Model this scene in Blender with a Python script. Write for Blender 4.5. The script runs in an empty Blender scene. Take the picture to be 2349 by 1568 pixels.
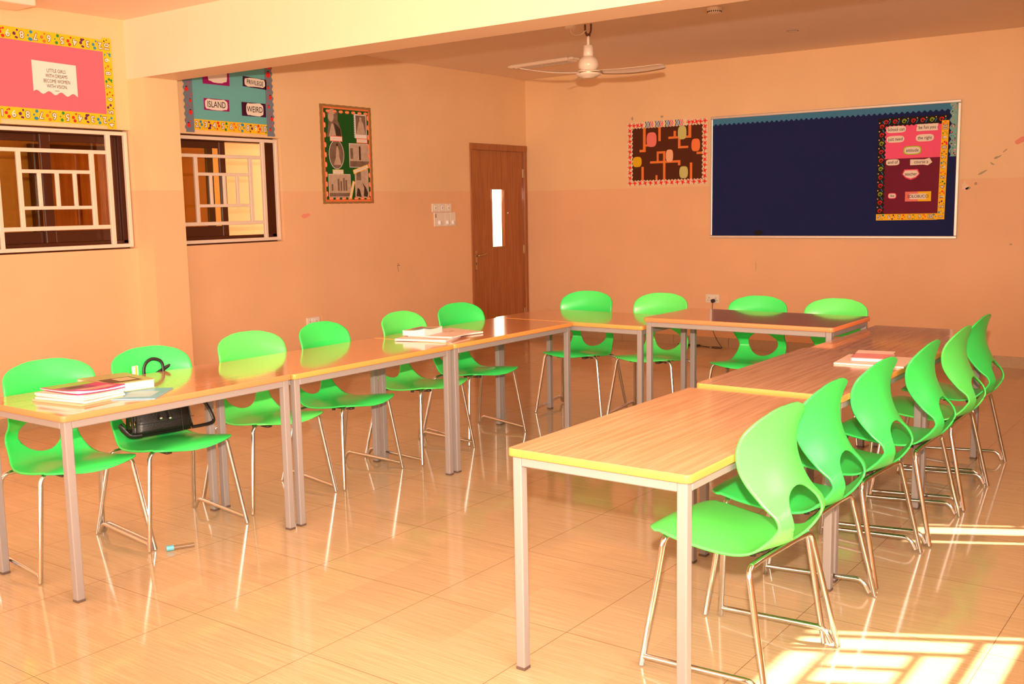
import bpy, bmesh, math, random, bisect
from mathutils import Vector, Matrix
random.seed(7)
PI = math.pi
sc = bpy.context.scene
col = sc.collection

# ---------------------------------------------------------------- camera, sky, sun, flash, exposure
F_PX = 2367.3
cam_d = bpy.data.cameras.new('camera')
cam_d.sensor_fit = 'HORIZONTAL'; cam_d.sensor_width = 36.0
cam_d.lens = F_PX * 36.0 / 2349.0
cam_d.clip_start = 0.05; cam_d.clip_end = 200
cam = bpy.data.objects.new('camera', cam_d); col.objects.link(cam)
CAM = Vector((7.1072, -9.986, 1.5179))
yaw, pit, rol = 0.6354, -0.1311, -0.0183
fw = Vector((-math.sin(yaw)*math.cos(pit), math.cos(yaw)*math.cos(pit), math.sin(pit)))
rt = Vector((math.cos(yaw), math.sin(yaw), 0)); up = rt.cross(fw)
r2 = rt*math.cos(rol) + up*math.sin(rol); u2 = -rt*math.sin(rol) + up*math.cos(rol)
M = Matrix((r2, u2, -fw)).transposed().to_4x4(); M.translation = CAM
cam.matrix_world = M
sc.camera = cam

world = bpy.data.worlds.new('sky'); sc.world = world; world.use_nodes = True
nt = world.node_tree; nt.nodes.clear()
wo = nt.nodes.new('ShaderNodeOutputWorld'); bg = nt.nodes.new('ShaderNodeBackground')
tc = nt.nodes.new('ShaderNodeTexCoord'); sx = nt.nodes.new('ShaderNodeSeparateXYZ')
mr = nt.nodes.new('ShaderNodeMapRange'); mx = nt.nodes.new('ShaderNodeMix'); mx.data_type = 'RGBA'
nt.links.new(tc.outputs['Generated'], sx.inputs[0]); nt.links.new(sx.outputs['X'], mr.inputs[0])
mr.inputs[1].default_value = 0.1; mr.inputs[2].default_value = 0.8
nt.links.new(mr.outputs[0], mx.inputs[0])
mx.inputs[6].default_value = (1.0, 0.77, 0.58, 1)      # warm side
mx.inputs[7].default_value = (1.55, 1.40, 1.20, 1)      # sunny side beyond the right-hand windows
nt.links.new(mx.outputs[2], bg.inputs[0]); bg.inputs[1].default_value = 6.3
nt.links.new(bg.outputs[0], wo.inputs[0])

sun_d = bpy.data.lights.new('sun', 'SUN'); sun_d.energy = 28; sun_d.angle = 0.012
sun_d.color = (1.0, 0.88, 0.62)
sun = bpy.data.objects.new('sun', sun_d); col.objects.link(sun)
el = math.radians(42)
sdir = Vector((-0.88*math.cos(el), -0.475*math.cos(el), -math.sin(el)))
sun.rotation_euler = sdir.to_track_quat('-Z', 'Y').to_euler(); sun.location = (12, 0, 6)

fl_d = bpy.data.lights.new('camera_flash', 'SPOT'); fl_d.energy = 1550; fl_d.shadow_soft_size = 0.03
fl_d.spot_size = math.radians(84); fl_d.spot_blend = 1.0; fl_d.color = (1.0, 0.77, 0.58)
fl = bpy.data.objects.new('camera_flash', fl_d); col.objects.link(fl)
fl.location = CAM + Vector((0, 0, 0.25))
fdir = fw + 0.13*up
fl.rotation_euler = fdir.to_track_quat('-Z', 'Y').to_euler()

def portal(loc, sxx, syy, rot):
    d = bpy.data.lights.new('portal', 'AREA'); d.shape = 'RECTANGLE'; d.size = sxx; d.size_y = syy
    d.cycles.is_portal = True
    o = bpy.data.objects.new('window_portal', d); col.objects.link(o); o.location = loc; o.rotation_euler = rot

vs = sc.view_settings
vs.view_transform = 'Standard'; vs.look = 'None'; vs.gamma = 1; vs.use_curve_mapping = False
vs.exposure = 0.12
sc.display_settings.display_device = 'sRGB'
sc.cycles.use_denoising = True
sc.cycles.max_bounces = 10; sc.cycles.diffuse_bounces = 6; sc.cycles.glossy_bounces = 5
sc.cycles.transparent_max_bounces = 12
sc.cycles.sample_clamp_indirect = 8; sc.cycles.caustics_reflective = False; sc.cycles.caustics_refractive = False

# ---------------------------------------------------------------- materials
def s2l(c):
    return tuple((v/12.92 if v <= .04045 else ((v+.055)/1.055)**2.4) for v in c)
MATS = {}
def base_mat(name):
    m = bpy.data.materials.new(name); m.use_nodes = True
    nt = m.node_tree; b = nt.nodes['Principled BSDF']
    MATS[name] = m
    return m, nt, b
def mat(name, rgb, rough=.5, metal=0., spec=.5, coat=0., noise=0., nscale=20., lin=False, bump=0., bscale=60):
    if name in MATS: return MATS[name]
    m, nt, b = base_mat(name)
    c = rgb if lin else s2l(rgb)
    b.inputs['Base Color'].default_value = (*c, 1)
    b.inputs['Roughness'].default_value = rough; b.inputs['Metallic'].default_value = metal
    b.inputs['Specular IOR Level'].default_value = spec
    b.inputs['Coat Weight'].default_value = coat; b.inputs['Coat Roughness'].default_value = .08
    tcn = nt.nodes.new('ShaderNodeTexCoord')
    nz = nt.nodes.new('ShaderNodeTexNoise'); nz.inputs['Scale'].default_value = nscale; nz.inputs['Detail'].default_value = 3
    nt.links.new(tcn.outputs['Object'], nz.inputs['Vector'])
    if noise > 0:
        mp = nt.nodes.new('ShaderNodeMapRange'); mp.inputs[3].default_value = 1-noise; mp.inputs[4].default_value = 1+noise
        nt.links.new(nz.outputs['Fac'], mp.inputs[0])
        mm = nt.nodes.new('ShaderNodeVectorMath'); mm.operation = 'SCALE'; mm.inputs[0].default_value = c
        nt.links.new(mp.outputs[0], mm.inputs['Scale']); nt.links.new(mm.outputs[0], b.inputs['Base Color'])
    else:
        mp = nt.nodes.new('ShaderNodeMapRange'); mp.inputs[3].default_value = max(0, rough-.03); mp.inputs[4].default_value = min(1, rough+.03)
        nt.links.new(nz.outputs['Fac'], mp.inputs[0]); nt.links.new(mp.outputs[0], b.inputs['Roughness'])
    if bump > 0:
        n2 = nt.nodes.new('ShaderNodeTexNoise'); n2.inputs['Scale'].default_value = bscale; n2.inputs['Detail'].default_value = 4
        nt.links.new(tcn.outputs['Object'], n2.inputs['Vector'])
        bp = nt.nodes.new('ShaderNodeBump'); bp.inputs['Strength'].default_value = bump; bp.inputs['Distance'].default_value = .01
        nt.links.new(n2.outputs['Fac'], bp.inputs['Height']); nt.links.new(bp.outputs[0], b.inputs['Normal'])
    return m

UPPER = (.82, .55, .305); LOWER = (.80, .475, .27)     # linear albedo of the two paints
def wall_mat():
    m, nt, b = base_mat('two_tone_wall_paint')
    b.inputs['Roughness'].default_value = .45; b.inputs['Specular IOR Level'].default_value = .35
    g = nt.nodes.new('ShaderNodeNewGeometry'); s = nt.nodes.new('ShaderNodeSeparateXYZ')
    nt.links.new(g.outputs['Position'], s.inputs[0])
    nz0 = nt.nodes.new('ShaderNodeTexNoise'); nz0.inputs['Scale'].default_value = 3.
    nt.links.new(g.outputs['Position'], nz0.inputs['Vector'])
    wob = nt.nodes.new('ShaderNodeMath'); wob.operation = 'MULTIPLY_ADD'; wob.inputs[1].default_value = .006
    nt.links.new(nz0.outputs['Fac'], wob.inputs[0]); nt.links.new(s.outputs['Z'], wob.inputs[2])
    gt = nt.nodes.new('ShaderNodeMath'); gt.operation = 'GREATER_THAN'; gt.inputs[1].default_value = 1.6865
    nt.links.new(wob.outputs[0], gt.inputs[0])
    mix = nt.nodes.new('ShaderNodeMix'); mix.data_type = 'RGBA'
    mix.inputs[6].default_value = (*LOWER, 1); mix.inputs[7].default_value = (*UPPER, 1)
    nt.links.new(gt.outputs[0], mix.inputs[0])
    # grime: large soft variation and small scuffs low down
    nz = nt.nodes.new('ShaderNodeTexNoise'); nz.inputs['Scale'].default_value = 1.3; nz.inputs['Detail'].default_value = 5
    nt.links.new(g.outputs['Position'], nz.inputs['Vector'])
    mp = nt.nodes.new('ShaderNodeMapRange'); mp.inputs[1].default_value = .3; mp.inputs[2].default_value = .7
    mp.inputs[3].default_value = .94; mp.inputs[4].default_value = 1.03
    nt.links.new(nz.outputs['Fac'], mp.inputs[0])
    n3 = nt.nodes.new('ShaderNodeTexNoise'); n3.inputs['Scale'].default_value = 9; n3.inputs['Detail'].default_value = 6; n3.inputs['Roughness'].default_value = .7
    nt.links.new(g.outputs['Position'], n3.inputs['Vector'])
    m3 = nt.nodes.new('ShaderNodeMapRange'); m3.inputs[1].default_value = .70; m3.inputs[2].default_value = .76
    m3.inputs[3].default_value = 1.; m3.inputs[4].default_value = .82
    nt.links.new(n3.outputs['Fac'], m3.inputs[0])
    mu = nt.nodes.new('ShaderNodeMath'); mu.operation = 'MULTIPLY'
    nt.links.new(mp.outputs[0], mu.inputs[0]); nt.links.new(m3.outputs[0], mu.inputs[1])
    vm = nt.nodes.new('ShaderNodeVectorMath'); vm.operation = 'SCALE'
    nt.links.new(mix.outputs[2], vm.inputs[0]); nt.links.new(mu.outputs[0], vm.inputs['Scale'])
    nt.links.new(vm.outputs[0], b.inputs['Base Color'])
    nb = nt.nodes.new('ShaderNodeTexNoise'); nb.inputs['Scale'].default_value = 35; nb.inputs['Detail'].default_value = 3
    nt.links.new(g.outputs['Position'], nb.inputs['Vector'])
    bp = nt.nodes.new('ShaderNodeBump'); bp.inputs['Strength'].default_value = .12; bp.inputs['Distance'].default_value = .004
    nt.links.new(nb.outputs['Fac'], bp.inputs['Height']); nt.links.new(bp.outputs[0], b.inputs['Normal'])
    return m
def floor_mat():
    m, nt, b = base_mat('polished_floor_tile')
    b.inputs['Specular IOR Level'].default_value = .55
    g = nt.nodes.new('ShaderNodeNewGeometry')
    s = nt.nodes.new('ShaderNodeSeparateXYZ'); nt.links.new(g.outputs['Position'], s.inputs[0])
    def grout(out, off, per):
        a = nt.nodes.new('ShaderNodeMath'); a.operation = 'ADD'; a.inputs[1].default_value = -off+per*40.5; nt.links.new(out, a.inputs[0])
        d = nt.nodes.new('ShaderNodeMath'); d.operation = 'DIVIDE'; d.inputs[1].default_value = per; nt.links.new(a.outputs[0], d.inputs[0])
        f = nt.nodes.new('ShaderNodeMath'); f.operation = 'FRACT'; nt.links.new(d.outputs[0], f.inputs[0])
        h = nt.nodes.new('ShaderNodeMath'); h.operation = 'SUBTRACT'; h.inputs[1].default_value = .5; nt.links.new(f.outputs[0], h.inputs[0])
        ab = nt.nodes.new('ShaderNodeMath'); ab.operation = 'ABSOLUTE'; nt.links.new(h.outputs[0], ab.inputs[0])
        l = nt.nodes.new('ShaderNodeMath'); l.operation = 'LESS_THAN'; l.inputs[1].default_value = .0013/per; nt.links.new(ab.outputs[0], l.inputs[0])
        fl_ = nt.nodes.new('ShaderNodeMath'); fl_.operation = 'FLOOR'; nt.links.new(d.outputs[0], fl_.inputs[0])
        return l.outputs[0], fl_.outputs[0]
    gx, ix = grout(s.outputs['X'], 5.153, .634); gy, iy = grout(s.outputs['Y'], -7.04, .641)
    mxx = nt.nodes.new('ShaderNodeMath'); mxx.operation = 'MAXIMUM'; nt.links.new(gx, mxx.inputs[0]); nt.links.new(gy, mxx.inputs[1])
    # per-tile tone
    cb = nt.nodes.new('ShaderNodeCombineXYZ'); nt.links.new(ix, cb.inputs[0]); nt.links.new(iy, cb.inputs[1])
    wn = nt.nodes.new('ShaderNodeTexWhiteNoise'); nt.links.new(cb.outputs[0], wn.inputs['Vector'])
    # streaks along X
    mp = nt.nodes.new('ShaderNodeMapping'); mp.inputs['Scale'].default_value = (1.6, 90, 1)
    nt.links.new(g.outputs['Position'], mp.inputs[0])
    nz = nt.nodes.new('ShaderNodeTexNoise'); nz.inputs['Scale'].default_value = 2.2; nz.inputs['Detail'].default_value = 4; nz.inputs['Distortion'].default_value = .4
    nt.links.new(mp.outputs[0], nz.inputs['Vector'])
    cr = nt.nodes.new('ShaderNodeMix'); cr.data_type = 'RGBA'
    cr.inputs[6].default_value = (.47, .335, .20, 1); cr.inputs[7].default_value = (.62, .46, .295, 1)
    mrr = nt.nodes.new('ShaderNodeMapRange'); mrr.inputs[1].default_value = .3; mrr.inputs[2].default_value = .7
    nt.links.new(nz.outputs['Fac'], mrr.inputs[0]); nt.links.new(mrr.outputs[0], cr.inputs[0])
    tn = nt.nodes.new('ShaderNodeMapRange'); tn.inputs[3].default_value = .95; tn.inputs[4].default_value = 1.03
    nt.links.new(wn.outputs['Value'], tn.inputs[0])
    vm = nt.nodes.new('ShaderNodeVectorMath'); vm.operation = 'SCALE'; nt.links.new(cr.outputs[2], vm.inputs[0]); nt.links.new(tn.outputs[0], vm.inputs['Scale'])
    gm = nt.nodes.new('ShaderNodeMix'); gm.data_type = 'RGBA'; gm.inputs[7].default_value = (.22, .13, .07, 1)
    nt.links.new(mxx.outputs[0], gm.inputs[0]); nt.links.new(vm.outputs[0], gm.inputs[6])
    nt.links.new(gm.outputs[2], b.inputs['Base Color'])
    rr = nt.nodes.new('ShaderNodeMapRange'); rr.inputs[3].default_value = .06; rr.inputs[4].default_value = .11
    nt.links.new(nz.outputs['Fac'], rr.inputs[0]); nt.links.new(rr.outputs[0], b.inputs['Roughness'])
    return m
def wood_mat(name, c1, c2, axis='Y', rough=.18, scale=(14, 1.2, 14), coat=.4):
    m, nt, b = base_mat(name)
    tcn = nt.nodes.new('ShaderNodeTexCoord'); mp = nt.nodes.new('ShaderNodeMapping'); mp.inputs['Scale'].default_value = scale
    nt.links.new(tcn.outputs['Object'], mp.inputs[0])
    nz = nt.nodes.new('ShaderNodeTexNoise'); nz.inputs['Scale'].default_value = 2.5; nz.inputs['Detail'].default_value = 6; nz.inputs['Distortion'].default_value = .6
    nt.links.new(mp.outputs[0], nz.inputs['Vector'])
    cr = nt.nodes.new('ShaderNodeValToRGB'); e = cr.color_ramp.elements
    e[0].position = .36; e[0].color = (*c1, 1); e[1].position = .62; e[1].color = (*c2, 1)
    nt.links.new(nz.outputs['Fac'], cr.inputs[0]); nt.links.new(cr.outputs[0], b.inputs['Base Color'])
    b.inputs['Roughness'].default_value = rough; b.inputs['Coat Weight'].default_value = coat; b.inputs['Coat Roughness'].default_value = .06
    return m
def chipped_mat():
    m, nt, b = base_mat('grey_painted_steel')
    tcn = nt.nodes.new('ShaderNodeTexCoord')
    nz = nt.nodes.new('ShaderNodeTexNoise'); nz.inputs['Scale'].default_value = 30; nz.inputs['Detail'].default_value = 5; nz.inputs['Roughness'].default_value = .7
    nt.links.new(tcn.outputs['Object'], nz.inputs['Vector'])
    g = nt.nodes.new('ShaderNodeMath'); g.operation = 'GREATER_THAN'; g.inputs[1].default_value = .73; nt.links.new(nz.outputs['Fac'], g.inputs[0])
    mix = nt.nodes.new('ShaderNodeMix'); mix.data_type = 'RGBA'
    mix.inputs[6].default_value = (.285, .25, .245, 1); mix.inputs[7].default_value = (.10, .06, .05, 1)
    nt.links.new(g.outputs[0], mix.inputs[0]); nt.links.new(mix.outputs[2], b.inputs['Base Color'])
    b.inputs['Roughness'].default_value = .42
    return m
def glass_mat(name, tint, glossy=.12):
    m, nt, b = base_mat(name); nt.nodes.remove(b)
    out = nt.nodes['Material Output']
    t = nt.nodes.new('ShaderNodeBsdfTransparent'); t.inputs[0].default_value = (*tint, 1)
    gl = nt.nodes.new('ShaderNodeBsdfGlossy'); gl.inputs['Roughness'].default_value = .02; gl.inputs[0].default_value = (.9, .9, .9, 1)
    lw = nt.nodes.new('ShaderNodeLayerWeight'); lw.inputs[0].default_value = .5
    pw = nt.nodes.new('ShaderNodeMath'); pw.operation = 'POWER'; pw.inputs[1].default_value = 4.0
    nt.links.new(lw.outputs['Facing'], pw.inputs[0])
    fr = nt.nodes.new('ShaderNodeMath'); fr.operation = 'MULTIPLY_ADD'; fr.inputs[1].default_value = .9; fr.inputs[2].default_value = .04
    nt.links.new(pw.outputs[0], fr.inputs[0])
    ms = nt.nodes.new('ShaderNodeMixShader')
    nt.links.new(fr.outputs[0], ms.inputs[0]); nt.links.new(t.outputs[0], ms.inputs[1]); nt.links.new(gl.outputs[0], ms.inputs[2])
    nt.links.new(ms.outputs[0], out.inputs[0])
    return m
WALL = wall_mat(); FLOOR = floor_mat(); STEEL = chipped_mat()
CEIL = mat('ceiling_paint', (.88, .72, .58), .8, lin=True, noise=.02, nscale=2)
BEAMM = mat('beam_paint', (.84, .62, .44), .55, lin=True, noise=.02, nscale=2)
TILEB = mat('ribbed_skirting_tile', (.50, .36, .22), .5, lin=True, noise=.12, nscale=60)
WOOD_T = wood_mat('table_laminate', (.56, .25, .12), (.66, .33, .17), scale=(.8, 22, 22), rough=.13)
WOOD_TY = wood_mat('table_laminate_lengthwise', (.54, .285, .155), (.67, .39, .235), scale=(22, .8, 22), rough=.2)
WOOD_LY = wood_mat('table_laminate_reddish', (.60, .27, .135), (.66, .315, .16), scale=(22, .8, 22), rough=.12)
DOORW = wood_mat('door_veneer', (.30, .085, .018), (.40, .13, .03), scale=(20, 20, .9), rough=.3, coat=.2)
CORW = wood_mat('corridor_door_wood', (.62, .27, .07), (.80, .42, .13), scale=(20, 12, .9), rough=.4, coat=.1)
EDGE_Y = mat('yellow_edging', (.78, .31, .075), .35, lin=True)
EDGE_O = mat('orange_edging', (.82, .24, .09), .35, lin=True)
def green(name, c):
    m = mat(name, c, .30, lin=True, spec=.5, bump=.0)
    return m
G1 = green('green_plastic', (.045, .74, .13))
G2 = green('light_green_plastic', (.11, .80, .14))
CHROME = mat('chrome_tube', (.74, .76, .79), .12, metal=1., lin=True)
BLACKP = mat('black_plastic', (.02, .018, .018), .4, lin=True)
FOOT = mat('worn_foot_plastic', (.11, .07, .055), .6, lin=True)
DARKB = mat('dark_bracket', (.06, .035, .025), .5, lin=True)
WHITE = mat('white_paint', (.85, .83, .80), .4, lin=True)
GRILLE = mat('cream_painted_grille', (.78, .62, .50), .45, lin=True, noise=.04, nscale=30)
BROWNAL = mat('brown_aluminium', (.075, .018, .006), .3, lin=True)
PLATE = mat('socket_plate', (.80, .72, .62), .4, lin=True)
PAPERW = mat('white_paper', (.80, .74, .70), .75, lin=True, noise=.03, nscale=8)
BRASS = mat('dull_brass', (.55, .40, .22), .35, metal=1., lin=True)
CORRIDOR = mat('corridor_paint', (.74, .50, .26), .7, lin=True, noise=.03, nscale=2)
CORFLOOR = mat('corridor_floor', (.5, .42, .3), .5, lin=True)
TINT = glass_mat('tinted_glass', (.88, .80, .54)); TINT2 = glass_mat('dark_tinted_glass', (.70, .56, .32))
CLEAR = glass_mat('clear_glass', (.95, .97, .92))
TINTR = glass_mat('reflective_window_glass', (.10, .08, .05))

# ---------------------------------------------------------------- mesh helpers
def tag(o, label=None, cat=None, group=None, kind=None):
    if label: o['label'] = label
    if cat: o['category'] = cat
    if group: o['group'] = group
    if kind: o['kind'] = kind
    return o
def empty(name, loc=(0, 0, 0), rz=0., **k):
    o = bpy.data.objects.new(name, None); col.objects.link(o); o.location = loc; o.rotation_euler = (0, 0, rz)
    o.empty_display_size = .1
    return tag(o, **k)
class MB:
    def __init__(s): s.v = []; s.f = []; s.m = []; s.mats = []; s.sm = []
    def mi(s, m):
        if m not in s.mats: s.mats.append(m)
        return s.mats.index(m)
    def add(s, vs, fs, m, smooth=False):
        n = len(s.v); s.v += [tuple(v) for v in vs]; k = s.mi(m)
        for f in fs: s.f.append(tuple(i+n for i in f)); s.m.append(k); s.sm.append(smooth)
    def box(s, a, b, m, rot=None, c=None):
        x0, x1 = sorted((a[0], b[0])); y0, y1 = sorted((a[1], b[1])); z0, z1 = sorted((a[2], b[2]))
        vs = [(x0,y0,z0),(x1,y0,z0),(x1,y1,z0),(x0,y1,z0),(x0,y0,z1),(x1,y0,z1),(x1,y1,z1),(x0,y1,z1)]
        if rot is not None:
            cc = Vector(c) if c else Vector(((x0+x1)/2, (y0+y1)/2, (z0+z1)/2))
            vs = [tuple(rot @ (Vector(v)-cc) + cc) for v in vs]
        s.add(vs, [(0,3,2,1),(4,5,6,7),(0,1,5,4),(1,2,6,5),(2,3,7,6),(3,0,4,7)], m)
    def rbox(s, a, b, m, r=.005, seg=2):
        """box with rounded edges"""
        bm = bmesh.new(); x0, y0, z0 = [min(p, q) for p, q in zip(a, b)]; x1, y1, z1 = [max(p, q) for p, q in zip(a, b)]
        bmesh.ops.create_cube(bm, size=1)
        for v in bm.verts: v.co = Vector((x0+(v.co.x+.5)*(x1-x0), y0+(v.co.y+.5)*(y1-y0), z0+(v.co.z+.5)*(z1-z0)))
        bmesh.ops.bevel(bm, geom=list(bm.edges), offset=min(r, .49*min(x1-x0, y1-y0, z1-z0)), segments=seg, affect='EDGES', profile=.5)
        s.bm(bm, m)
    def bm(s, bm, m, mtx=None, smooth=False):
        bm.verts.index_update()
        vs = [tuple((mtx @ v.co) if mtx else v.co) for v in bm.verts]
        s.add(vs, [tuple(v.index for v in f.verts) for f in bm.faces], m, smooth); bm.free()
    def tube(s, path, r, m, n=10, closed=False, flat=None):
        P = [Vector(p) for p in path]; N = len(P)
        T = []
        for i in range(N):
            a = P[(i-1) % N] if (closed or i > 0) else P[i]; b = P[(i+1) % N] if (closed or i < N-1) else P[i]
            T.append((b-a).normalized())
        ref = Vector((0, 0, 1)) if abs(T[0].z) < .9 else Vector((1, 0, 0))
        nrm = (ref - T[0]*ref.dot(T[0])).normalized()
        vs = []; rw, rh = (flat if flat else (r, r))
        for i in range(N):
            nrm = (nrm - T[i]*nrm.dot(T[i])).normalized(); bi = T[i].cross(nrm)
            for k in range(n):
                a = 2*PI*k/n; vs.append(P[i] + nrm*(math.cos(a)*rh) + bi*(math.sin(a)*rw))
        fs = []
        R = N if closed else N-1
        for i in range(R):
            j = (i+1) % N
            for k in range(n):
                k2 = (k+1) % n; fs.append((i*n+k, i*n+k2, j*n+k2, j*n+k))
        s.add(vs, fs, m, True)
        if not closed:
            s.add([vs[k] for k in range(n)], [tuple(range(n-1, -1, -1))], m)
            s.add([vs[(N-1)*n+k] for k in range(n)], [tuple(range(n))], m)
    def lathe(s, prof, c, m, n=32, smooth=True):
        vs = []; fs = []
        for r, z in prof:
            for k in range(n): vs.append((c[0]+r*math.cos(2*PI*k/n), c[1]+r*math.sin(2*PI*k/n), c[2]+z))
        for i in range(len(prof)-1):
            for k in range(n):
                k2 = (k+1) % n; fs.append((i*n+k, i*n+k2, (i+1)*n+k2, (i+1)*n+k))
        s.add(vs, fs, m, smooth)
    def build(s, name, parent=None, autosmooth=False, **k):
        me = bpy.data.meshes.new(name); me.from_pydata(s.v, [], s.f)
        for m in s.mats: me.materials.append(m)
        me.polygons.foreach_set('material_index', s.m); me.polygons.foreach_set('use_smooth', s.sm); me.update()
        o = bpy.data.objects.new(name, me); col.objects.link(o)
        if parent: o.parent = parent
        return tag(o, **k)
def fillet(pts, r, n=5):
    P = [Vector(p) for p in pts]; out = [P[0]]
    rs = r if isinstance(r, (list, tuple)) else [r]*(len(P)-2)
    for i in range(1, len(P)-1):
        a = (P[i-1]-P[i]); b = (P[i+1]-P[i]); d = min(rs[i-1], a.length*.49, b.length*.49)
        p0 = P[i]+a.normalized()*d; p1 = P[i]+b.normalized()*d
        for k in range(n+1):
            t = k/n; out.append(p0*(1-t)**2 + P[i]*2*t*(1-t) + p1*t*t)
    out.append(P[-1]); return out
def copy_tree(o, parent=None, skip=()):
    c = o.copy(); col.objects.link(c); c.parent = parent
    for ch in list(o.children):
        if ch.get('side') in skip: continue
        copy_tree(ch, c)
    return c
def S(mb, name): return mb.build(name, kind='structure')

# ---------------------------------------------------------------- room shell
XR = 7.72; YB = -13.2; HC = 2.959; WT = .22
mb = MB(); mb.add([(-2.2, YB-.3, 0), (XR+WT, YB-.3, 0), (XR+WT, WT, 0), (-.0, WT, 0), (0, 0, 0), (-2.2, 0, 0)][:2]+[(XR+WT, WT, 0), (-WT, WT, 0), (-WT, YB-.3, 0)], [], FLOOR)
mb = MB(); mb.box((-WT, YB-.2, -.12), (XR+WT, WT, 0), FLOOR); S(mb, 'floor')
mb = MB(); mb.box((-WT, YB-.2, HC), (XR+WT, WT, HC+.15), CEIL); S(mb, 'ceiling')
mb = MB(); mb.box((-WT, 0, 0), (XR+WT, WT, HC), WALL); wall_back = S(mb, 'wall_back')
def wall_with_holes(name, x0, x1, ya, yb, holes):
    """wall along Y between planes x0..x1, holes = (y0,y1,z0,z1)"""
    mb = MB(); ys = sorted(set([ya, yb]+[h[0] for h in holes]+[h[1] for h in holes]))
    for a, b in zip(ys[:-1], ys[1:]):
        hs = sorted([(h[2], h[3]) for h in holes if h[0] <= a+1e-6 and h[1] >= b-1e-6])
        z = 0
        for z0, z1 in hs:
            if z0 > z: mb.box((x0, a, z), (x1, b, z0), WALL)
            z = z1
        mb.box((x0, a, z), (x1, b, HC), WALL)
    return S(mb, name)
ZW0, ZW1 = 1.243, 2.143
W1 = (-6.412, -5.2235, ZW0, ZW1); W2 = (-4.922, -3.733, ZW0, ZW1)
DR = (-1.066, -.004, 0, 2.205)
wall_left = wall_with_holes('wall_left', -WT, 0, YB, WT, [W1, W2, DR])
RW1 = (-6.58, -5.39, 1.24, 2.145); RW2 = (-4.395, -3.205, 1.24, 2.145); RW3 = (-2.85, -1.66, 1.24, 2.145)
RW0 = (-9.9, -7.5, 1.0, 2.5); RW00 = (-12.6, -10.6, 1.0, 2.5)  # openings out of view, added to bring in more ambient daylight
wall_right = wall_with_holes('wall_right', XR, XR+WT, YB, WT, [RW1, RW2, RW3, RW0, RW00])
# unseen wall behind the photographer, wide openings added for ambient daylight
mb = MB()
mb.box((-WT, YB-.2, 0), (XR+WT, YB, .7), WALL); mb.box((-WT, YB-.2, 2.7), (XR+WT, YB, HC), WALL)
mb.box((-WT, YB-.2, .7), (.5, YB, 2.7), WALL); mb.box((3.7, YB-.2, .7), (4.1, YB, 2.7), WALL); mb.box((7.3, YB-.2, .7), (XR+WT, YB, 2.7), WALL)
S(mb, 'wall_front')
# beam across the room and its columns
YC0, YC1, ZB, XC = -5.223, -4.925, 2.523, .209
mb = MB(); mb.box((0, YC0, ZB), (XR, YC1, HC), BEAMM); S(mb, 'trim_1')
mb = MB(); mb.box((0, YC0, 0), (XC, YC1, ZB), WALL); S(mb, 'trim_2')
mb = MB(); mb.box((XR-XC, YC0, 0), (XR, YC1, ZB), WALL); S(mb, 'trim_3')
# skirting tiles with joints
def skirting(name, segs, horiz):
    mb = MB(); t = .012; h = .102
    for a, b, off, sg in segs:
        n = max(1, round(abs(b-a)/.62)); w = (b-a)/n
        for i in range(n):
            p, q = a+i*w+.0015, a+(i+1)*w-.0015
            if horiz: mb.box((p, off, 0), (q, off+sg*t, h), TILEB)
            else: mb.box((off, p, 0), (off+sg*t, q, h), TILEB)
    S(mb, name)
skirting('baseboard_back', [(.0, XR, 0, -1)], True)
skirting('baseboard_left', [(YB, YC0, 0, 1), (YC1, -1.09, 0, 1), (YC0, YC1, XC, 1)], False)
skirting('baseboard_right', [(YB, YC0, XR, -1), (YC1, 0, XR, -1)], False)
# corridor outside the left wall
mb = MB(); mb.box((-2.12, -8.5, 0), (-2.0, 1.05, 3.0), CORRIDOR); S(mb, 'wall_corridor')
mb = MB(); mb.box((-2.12, -8.5, -.12), (-WT, 6, 0), CORFLOOR); S(mb, 'floor_corridor')
mb = MB(); mb.box((-2.12, -8.5, 3.0), (-WT, -1.2, 3.1), CORRIDOR); S(mb, 'ceiling_corridor_added')  # unseen cover, added to cut the skylight falling into the corridor
mb = MB(); mb.box((-2.12, -8.62, 0), (-WT, -8.5, 3.0), CORRIDOR); S(mb, 'wall_corridor_end')  # unseen end wall, closed so skylight enters only from the far end
cd = empty('door_2', (-1.998, -4.52, 0)); tag(cd, kind='structure')
m = MB(); m.rbox((0, -.36, 0), (.045, .36, 2.08), CORW, .004); m.build('door_leaf', cd)
m = MB()
for y0, y1 in ((-.28, -.03), (.03, .28)):
    for z0, z1 in ((.15, .9), (1.0, 1.92)):
        m.rbox((.045, y0, z0), (.06, y1, z1), CORW, .006)
m.build('door_panel', cd)
m = MB(); m.box((0, -.43, 0), (.06, -.36, 2.15), BROWNAL); m.box((0, .36, 0), (.06, .43, 2.15), BROWNAL); m.box((0, -.36, 2.08), (.06, .36, 2.15), BROWNAL)
m.build('door_frame', cd)

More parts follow.
